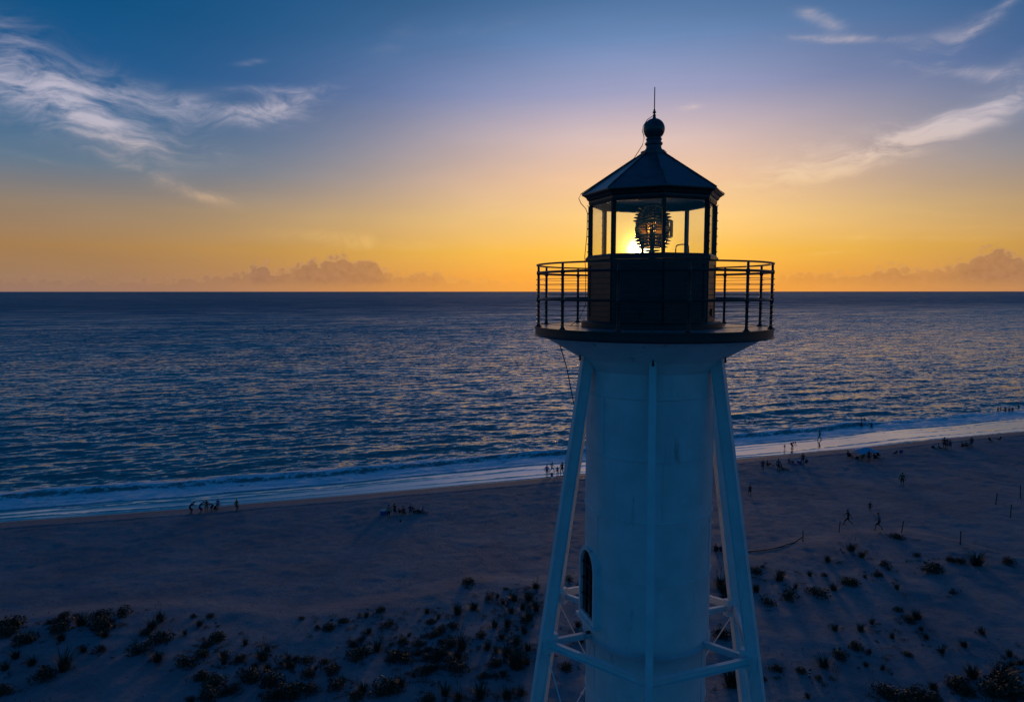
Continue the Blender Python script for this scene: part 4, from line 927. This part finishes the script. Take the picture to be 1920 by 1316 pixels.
for i in range(5): MB().box((0, 0, .06 + .12 * i), (.16, .05, .118)).build("band", CLOTH["white" if i % 2 else "red"], MK)
MB().box((0, 0, -.12), (.05, .04, .24)).build("spike", WOOD, MK)

# ------------------------------------------------------------------ dune plants
LEAF = [mat("leaf_%s" % k, c, 0.6, var=0.35, vscale=3) for k, c in (("dark", (.018, .028, .011)), ("olive", (.032, .036, .012)), ("russet", (.065, .032, .016)))]
STRAW = mat("dry_grass", (.085, .065, .040), .8, var=.3)
def leafquad(m, p, d, n, L, W, mi=0):
    d = d.normalized(); s_ = d.cross(n).normalized() * W / 2; t_ = p + d * L
    m.add([p, p + d * L * .45 + s_ + n * L * .06, t_, p + d * L * .45 - s_ + n * L * .06], [(0, 1, 2, 3)], mi)
def shrub(seed, mats, n=420, h=.42, lumps=5):
    rr = random.Random(seed); m = MB(); cs = [(rr.uniform(-.28, .28), rr.uniform(-.28, .28), rr.uniform(.16, .30), rr.uniform(.75, 1.1)) for _ in range(lumps)] + [(0, 0, .34, 1)]
    for x, y, r_, k in cs:
        for _ in range(4): a = rr.uniform(0, 6.28); m.tube([(x * .4, y * .4, -.03), (x + r_ * .5 * math.cos(a), y + r_ * .5 * math.sin(a), h * k * .75)], [.012, .006], 4, 1, False)
    for i in range(n):
        x, y, r_, k = rr.choice(cs); a = rr.uniform(0, 6.28); e = math.asin(rr.uniform(-.05, 1)); q = r_ * rr.uniform(.72, 1.06)
        nrm = Vector((math.cos(a) * math.cos(e), math.sin(a) * math.cos(e), math.sin(e))); p = Vector((x, y, .02)) + Vector((nrm.x * q, nrm.y * q, nrm.z * h * k * rr.uniform(.7, 1.05)))
        d = Vector((rr.gauss(0, 1), rr.gauss(0, 1), rr.gauss(.5, .8))); leafquad(m, p, d, (nrm + Vector((rr.gauss(0, .4), rr.gauss(0, .4), .3))).normalized(), rr.uniform(.07, .13), rr.uniform(.045, .075))
    return m.mesh("dune_shrub", mats, recalc=False)
def tuft(seed, mats, n=90, h=.6, oats=0):
    rr = random.Random(seed); m = MB()
    for i in range(n):
        a = rr.uniform(0, 6.28); r0 = rr.uniform(0, .16); p = Vector((r0 * math.cos(a), r0 * math.sin(a), -.03)); out = Vector((math.cos(a), math.sin(a), 0)) * rr.uniform(.12, .42) + Vector((.08, -.05, 0)); H = h * rr.uniform(.55, 1.05); w = rr.uniform(.010, .018); sd2 = Vector((-math.sin(a), math.cos(a), 0)) * w
        q1, q2 = p + out * .35 + Vector((0, 0, H * .6)), p + out + Vector((0, 0, H * rr.uniform(.75, 1.0)))
        m.add([p - sd2, p + sd2, q1 + sd2 * .8, q1 - sd2 * .8, q2], [(0, 1, 2, 3), (3, 2, 4)], 1 if rr.random() < .3 else 0)
    for i in range(oats):
        a = rr.uniform(0, 6.28); p = Vector((.1 * math.cos(a), .1 * math.sin(a), 0)); tp = p + Vector((rr.uniform(-.25, .35), rr.uniform(-.3, .2), h * rr.uniform(1.3, 1.75))); m.tube([p, p.lerp(tp, .6) + Vector((0, 0, .06)), tp], .005, 3, 1, False)
        for k in range(9): leafquad(m, tp - Vector((0, 0, .025 * k)), Vector((rr.gauss(0, 1), rr.gauss(0, 1), .2)), Vector((0, 0, 1)), .06, .025, 1)
    return m.mesh("grass_tuft", mats, recalc=False)
SHR = [shrub(1, [LEAF[0], WOOD]), shrub(2, [LEAF[0], WOOD], 480, .5, 7), shrub(3, [LEAF[1], WOOD], 420, .38, 4), shrub(4, [LEAF[0], WOOD], 360, .46, 3)]
TUF = [tuft(11, [LEAF[1], STRAW]), tuft(12, [LEAF[0], STRAW], 110, .55), tuft(13, [LEAF[2], STRAW], 100, .62, 3), tuft(14, [LEAF[1], STRAW], 80, .66, 5)]
# (x, y, width in that crop, kind) read off three crops of the photograph
ZL = [(70, 370, 130, 's'), (60, 430, 100, 's'), (160, 470, 130, 's'), (415, 322, 60, 's'), (480, 330, 40, 's'), (305, 368, 40, 's'), (350, 362, 50, 's'), (410, 365, 50, 's'), (520, 370, 100, 'g'), (655, 325, 90, 's'), (640, 385, 120, 's'), (700, 360, 50, 's'), (390, 410, 100, 's'), (395, 470, 70, 'g'), (810, 305, 95, 's'), (675, 450, 60, 'g'), (735, 395, 30, 'r'), (540, 545, 50, 'g'), (632, 540, 65, 's'), (105, 585, 70, 'g'), (210, 625, 75, 'g'), (410, 655, 130, 'g'), (300, 705, 110, 's'), (35, 660, 60, 'g'), (35, 800, 90, 's'),
      (1030, 350, 70, 'r'), (975, 395, 80, 'g'), (930, 430, 70, 's'), (1030, 475, 105, 's'), (905, 535, 110, 's'), (1015, 605, 80, 'g'), (1280, 380, 50, 'g'), (1345, 330, 50, 's'), (1240, 328, 40, 's'), (1190, 440, 40, 'g'), (1390, 465, 100, 's'), (1330, 515, 70, 's'), (1285, 575, 80, 's'), (1210, 625, 100, 's'), (1440, 585, 60, 'g'), (1580, 500, 50, 'o'), (1550, 600, 80, 's'), (1690, 590, 100, 'g'), (1720, 545, 60, 'o'), (1720, 665, 70, 'g'), (1600, 710, 125, 's'), (1640, 655, 50, 'g'), (1770, 735, 140, 's'), (1310, 705, 90, 's'), (1370, 755, 120, 's'), (1480, 795, 105, 's'), (1365, 835, 110, 's'), (1225, 860, 50, 's'), (1440, 625, 50, 'r'), (1860, 650, 60, 'g'), (1850, 600, 60, 'o'), (1750, 840, 110, 's'), (1860, 825, 120, 's')]
ZM = [(95, 378, 40, 's'), (215, 440, 40, 's'), (285, 445, 100, 's'), (405, 395, 70, 's'), (565, 365, 50, 'g'), (670, 322, 70, 's'), (730, 420, 80, 's'), (1300, 118, 90, 's'), (1570, 168, 35, 's'), (1450, 240, 60, 's'), (1510, 225, 40, 'g'), (1630, 240, 80, 'g'), (1720, 240, 60, 'o'), (1790, 160, 60, 'o'), (1340, 305, 90, 'g'), (1220, 340, 100, 'g'), (1000, 335, 60, 'g'), (1030, 405, 70, 's'), (1085, 375, 50, 'o'), (580, 480, 50, 'g'), (535, 525, 50, 's'), (460, 565, 60, 's'), (520, 640, 130, 's'), (640, 600, 100, 'o'), (830, 545, 80, 's'), (870, 500, 40, 'g'), (760, 660, 120, 's'), (850, 665, 120, 's'), (940, 565, 80, 's'), (1050, 500, 80, 's'), (1100, 460, 50, 's'), (1190, 435, 70, 's'), (1100, 545, 40, 's'), (1180, 560, 80, 's'), (1000, 610, 50, 's'), (935, 625, 60, 's'), (1100, 630, 110, 's'), (1250, 595, 120, 'r'), (980, 660, 80, 's'), (1060, 670, 80, 's'), (1220, 660, 90, 'r'), (1210, 725, 140, 's'), (1000, 760, 110, 's'), (1060, 730, 70, 's'), (1380, 500, 80, 's'), (1440, 590, 80, 'g'), (1490, 430, 70, 'g'), (1580, 430, 80, 'o'), (1740, 380, 80, 'g'), (1700, 480, 80, 'o'), (1640, 560, 90, 'g'), (1580, 640, 110, 'g'), (1480, 710, 100, 's'), (1640, 720, 160, 'g'), (1410, 795, 60, 's'), (1550, 780, 70, 'g'),
      (140, 680, 80, 's'), (20, 730, 60, 's'), (60, 665, 50, 's'), (270, 685, 70, 's'), (325, 755, 115, 's'), (130, 790, 100, 's'), (200, 740, 40, 'g'), (170, 880, 110, 's'), (60, 900, 140, 's'), (350, 880, 110, 's'), (390, 830, 70, 'g'), (540, 900, 90, 'g'), (500, 940, 110, 's'), (715, 890, 160, 's'), (820, 860, 90, 'o'), (905, 795, 45, 'g'), (1130, 920, 100, 'g'), (1010, 955, 100, 's'), (1380, 930, 120, 'g'), (1580, 940, 100, 'g'), (1680, 920, 80, 'g'), (1230, 960, 80, 'o'), (1610, 330, 70, 'g'), (1690, 310, 70, 'o'), (1550, 270, 50, 'g'), (1780, 290, 60, 'g'), (1540, 520, 70, 'g'), (1660, 640, 90, 'o'), (1730, 600, 80, 'g'), (1500, 620, 60, 'r'), (1720, 700, 80, 'g')]
ZR = [(1130, 90, 60, 's'), (845, 165, 70, 'r'), (910, 205, 60, 'g'), (700, 235, 50, 'g'), (1255, 205, 40, 's'), (1050, 255, 60, 's'), (1075, 285, 30, 's'), (1460, 228, 60, 's'), (1530, 240, 60, 's'), (1620, 245, 110, 'g'), (1815, 240, 60, 's'), (1350, 290, 100, 's'), (1010, 325, 50, 's'), (820, 365, 90, 's'), (880, 375, 60, 's'), (930, 335, 30, 'g'), (245, 305, 70, 's'), (400, 345, 80, 'g'), (415, 315, 40, 's'), (260, 420, 50, 'g'), (480, 460, 90, 's'), (640, 430, 90, 's'), (740, 410, 60, 'g'), (335, 492, 75, 's'), (1130, 405, 40, 'g'), (1475, 430, 40, 's'), (1200, 600, 60, 's'), (1255, 585, 80, 'g'), (975, 620, 40, 'r'), (745, 660, 60, 'g'), (905, 665, 60, 'g'), (1280, 660, 40, 'g'), (1100, 710, 40, 'o'), (1315, 710, 40, 'g'), (1660, 680, 55, 'g'), (1195, 815, 50, 's'), (1410, 800, 50, 'g'), (1550, 760, 50, 'g'), (880, 765, 80, 's'), (960, 800, 40, 'r'), (770, 820, 80, 's'), (680, 885, 90, 'g'), (380, 905, 55, 's'), (300, 270, 30, 's'), (540, 920, 60, 's'), (640, 955, 40, 's'), (1040, 905, 40, 'r'), (940, 885, 40, 'g'), (1050, 1055, 110, 's'), (1170, 1075, 120, 's'), (1250, 1065, 100, 's'), (1500, 1000, 110, 's'), (1560, 1040, 100, 's'), (1600, 950, 80, 'g'), (1360, 1025, 60, 'g'), (1340, 1100, 100, 's'), (1770, 940, 110, 'g'), (1720, 1060, 140, 's'), (1860, 1040, 170, 's'), (1800, 1000, 110, 's'), (1830, 820, 50, 'g'), (1840, 880, 40, 'g'), (1900, 870, 40, 'g'), (60, 430, 80, 'g'), (80, 460, 80, 's'), (50, 690, 90, 's'), (100, 990, 120, 'g'), (310, 970, 30, 's'), (580, 1080, 40, 'r'), (40, 380, 90, 'r'), (1140, 540, 50, 's'), (590, 325, 40, 'g'), (680, 325, 40, 's'), (500, 400, 40, 'r')]
ZS = [(345, 425, 60, 's'), (400, 480, 50, 'g'), (90, 480, 60, 'g'), (50, 560, 90, 'g'), (30, 720, 90, 's'), (100, 640, 70, 'g'), (420, 870, 80, 'g'), (310, 1060, 100, 's'), (400, 760, 70, 'g'), (1440, 480, 110, 'r'), (1450, 830, 90, 's'), (1520, 1180, 140, 'g'), (1690, 500, 60, 'g')]
PL = [(x / 3.4286, 1060 + y / 3.4286, w / 3.4286, k) for x, y, w, k in ZL] + [(540 + x / 3.84, 1060 + y / 3.84, w / 3.84, k) for x, y, w, k in ZM] + [(1340 + x / 3.31, 980 + y / 3.31, w / 3.31, k) for x, y, w, k in ZR] + [(980 + x / 3.87, 976 + y / 3.87, w / 3.87, k) for x, y, w, k in ZS]
def zone(u, v):
    if u < 330: return ("in the upper scatter at the far left" if v < 1185 else "in the lower scatter at the far left")
    if u < 590: return ("in the upper cluster at lower left" if v < 1240 else "in the bottom cluster at lower left")
    if u < 790: return ("in the upper patch left of centre" if v < 1235 else "in the bottom patch left of centre")
    if u < 905: return ("in the upper patch below the beach friends" if v < 1220 else "in the lower patch below the beach friends")
    if u < 1100: return ("in the upper growth by the left leg" if v < 1190 else "in the lower growth by the left leg")
    if u < 1480: return ("in the upper growth by the right leg" if v < 1160 else "in the lower growth by the right leg")
    if u < 1680: return ("on the upper dune right of the lighthouse" if v < 1130 else "on the lower dune right of the lighthouse")
    return ("on the upper dune near the right edge" if v < 1160 else "in the bottom right corner growth" if v > 1255 else "on the mid dune near the right edge")
ORD = "first second third fourth fifth sixth seventh eighth ninth tenth eleventh twelfth thirteenth fourteenth fifteenth sixteenth seventeenth eighteenth nineteenth twentieth".split()
KN = dict(s=("dune_shrub", "dark leafy shrub", "shrub"), g=("grass_tuft", "green grass tuft", "grass tuft"), o=("grass_tuft", "tall seeding oat tuft", "grass tuft"), r=("grass_tuft", "russet grass tuft", "grass tuft"))
groups = {}
for p in PL: groups.setdefault((p[3], zone(p[0], p[1])), []).append(p)
for (kd, zn), ps in groups.items():
    ps.sort()
    for i, (u, v, w, k) in enumerate(ps):
        g = ground(u, v + w * 0.12); dist = (g - Vector((0, 0, HC))).length; wid = 1.22 * w * dist / FPX
        rr = random.Random(int(u * 7 + v * 13)); nm, adj, cat = KN[kd]
        me_ = rr.choice(SHR) if kd == 's' else TUF[2] if kd == 'r' else TUF[3] if kd == 'o' else rr.choice(TUF[:2])
        base = 1.05 if kd == 's' else 0.85
        lb = adj + (", " + ORD[i] + " from left " if len(ps) > 1 else " standing by itself ") + zn
        o = obj(nm, me_, None, lb, cat, "dune plants"); k_ = wid / base; o.location = g - Vector((0, 0, .02))
        zsq = rr.uniform(.75, 1.05) * (1.0 if kd == 's' else 1.1); o.scale = (k_ * rr.uniform(.9, 1.1), k_ * rr.uniform(.9, 1.15), k_ * zsq); o.rotation_euler = (0, 0, rr.uniform(0, 6.28))
# creeping mats between the tufts: leaves nobody could count
m = MB(); rr = random.Random(9)
DENSE = [p for p in PL if 640 < p[0] < 1030 or (300 < p[0] < 560 and p[1] > 1200) or (p[0] > 1780 and p[1] > 1240)]
for i in range(1150):
    p = rr.choice(DENSE) if i % 2 else rr.choice(PL); u, v = p[0] + rr.gauss(0, 16), p[1] + rr.gauss(0, 8)
    if v < 1075 and u < 1300: continue
    gz = gpt(u, v, .9); rm = rr.uniform(.12, .55); ex_ = rr.uniform(0, 3.14)
    for k in range(int(16 + 60 * rm)):
        a = rr.uniform(0, 6.28); q = rm * rr.random() ** .6; x_ = q * math.cos(a); y_ = q * math.sin(a) * .5; X_ = gz[0] + x_ * math.cos(ex_) - y_ * math.sin(ex_); Y_ = gz[1] + x_ * math.sin(ex_) + y_ * math.cos(ex_)
        leafquad(m, Vector((X_, Y_, zfast(X_, Y_) + rr.uniform(0, .16 * rm + .02))), Vector((rr.gauss(0, 1), rr.gauss(0, 1), rr.gauss(.4, .5))), Vector((rr.gauss(0, .4), rr.gauss(0, .4), 1)).normalized(), rr.uniform(.07, .16), rr.uniform(.03, .06), rr.choice((0, 0, 0, 1, 2)))
m.build("ground_cover", [LEAF[0], LEAF[1], LEAF[2]], None, label="low creeping dune growth between the tufts", cat="ground cover", kind="stuff")
# sparse runners, twigs and dead stems scattered over the dune: one uncountable litter
m = MB(); rr = random.Random(5); npl = len(PL)
for i in range(2600):
    if rr.random() < .6: p = rr.choice(PL); u, v = p[0] + rr.gauss(0, 28), p[1] + rr.gauss(0, 14)
    else: u, v = rr.uniform(-60, 1990), rr.uniform(1040, 1340)
    if v < 985: continue
    gz = gpt(u, v, .9); z_ = zfast(gz[0], gz[1]); p = Vector((gz[0], gz[1], z_)); a = rr.uniform(0, 6.28); L = rr.uniform(.05, .26)
    for k in range(rr.randint(1, 3)):
        a += rr.uniform(-1, 1); leafquad(m, p, Vector((math.cos(a), math.sin(a), rr.uniform(.1, 1.0))), Vector((0, 0, 1)), L, rr.uniform(.02, .05), rr.randint(0, 1))
m.build("plant_litter", [LEAF[0], STRAW], None, label="dead stems and runners strewn over the dune sand", cat="litter", kind="stuff")
# weed left along the berm by the tide
m = MB()
for i in range(2600):
    s_ = rr.uniform(-30, 230); bw = float(berm_w(np.array([s_]))[0]); d_ = bw + abs(rr.gauss(0, .55)) - .1
    if vnoise(np.array([s_ * .25]), np.array([0.]), 3)[0] < .35 + .2 * rr.random(): continue
    q = P0 + E * s_ + NI * (float(shore(np.array([s_]))[0]) + d_); p = Vector((q[0], q[1], zfast(q[0], q[1]) + .005))
    a = rr.uniform(0, 6.28); leafquad(m, p, Vector((math.cos(a), math.sin(a), rr.uniform(0, .3))), Vector((0, 0, 1)), rr.uniform(.06, .28), rr.uniform(.03, .10))
m.build("seaweed_wrack", [mat("dry_weed", (.022, .016, .011), .8)], None, label="dark seaweed strewn along the berm line", cat="seaweed", kind="stuff")
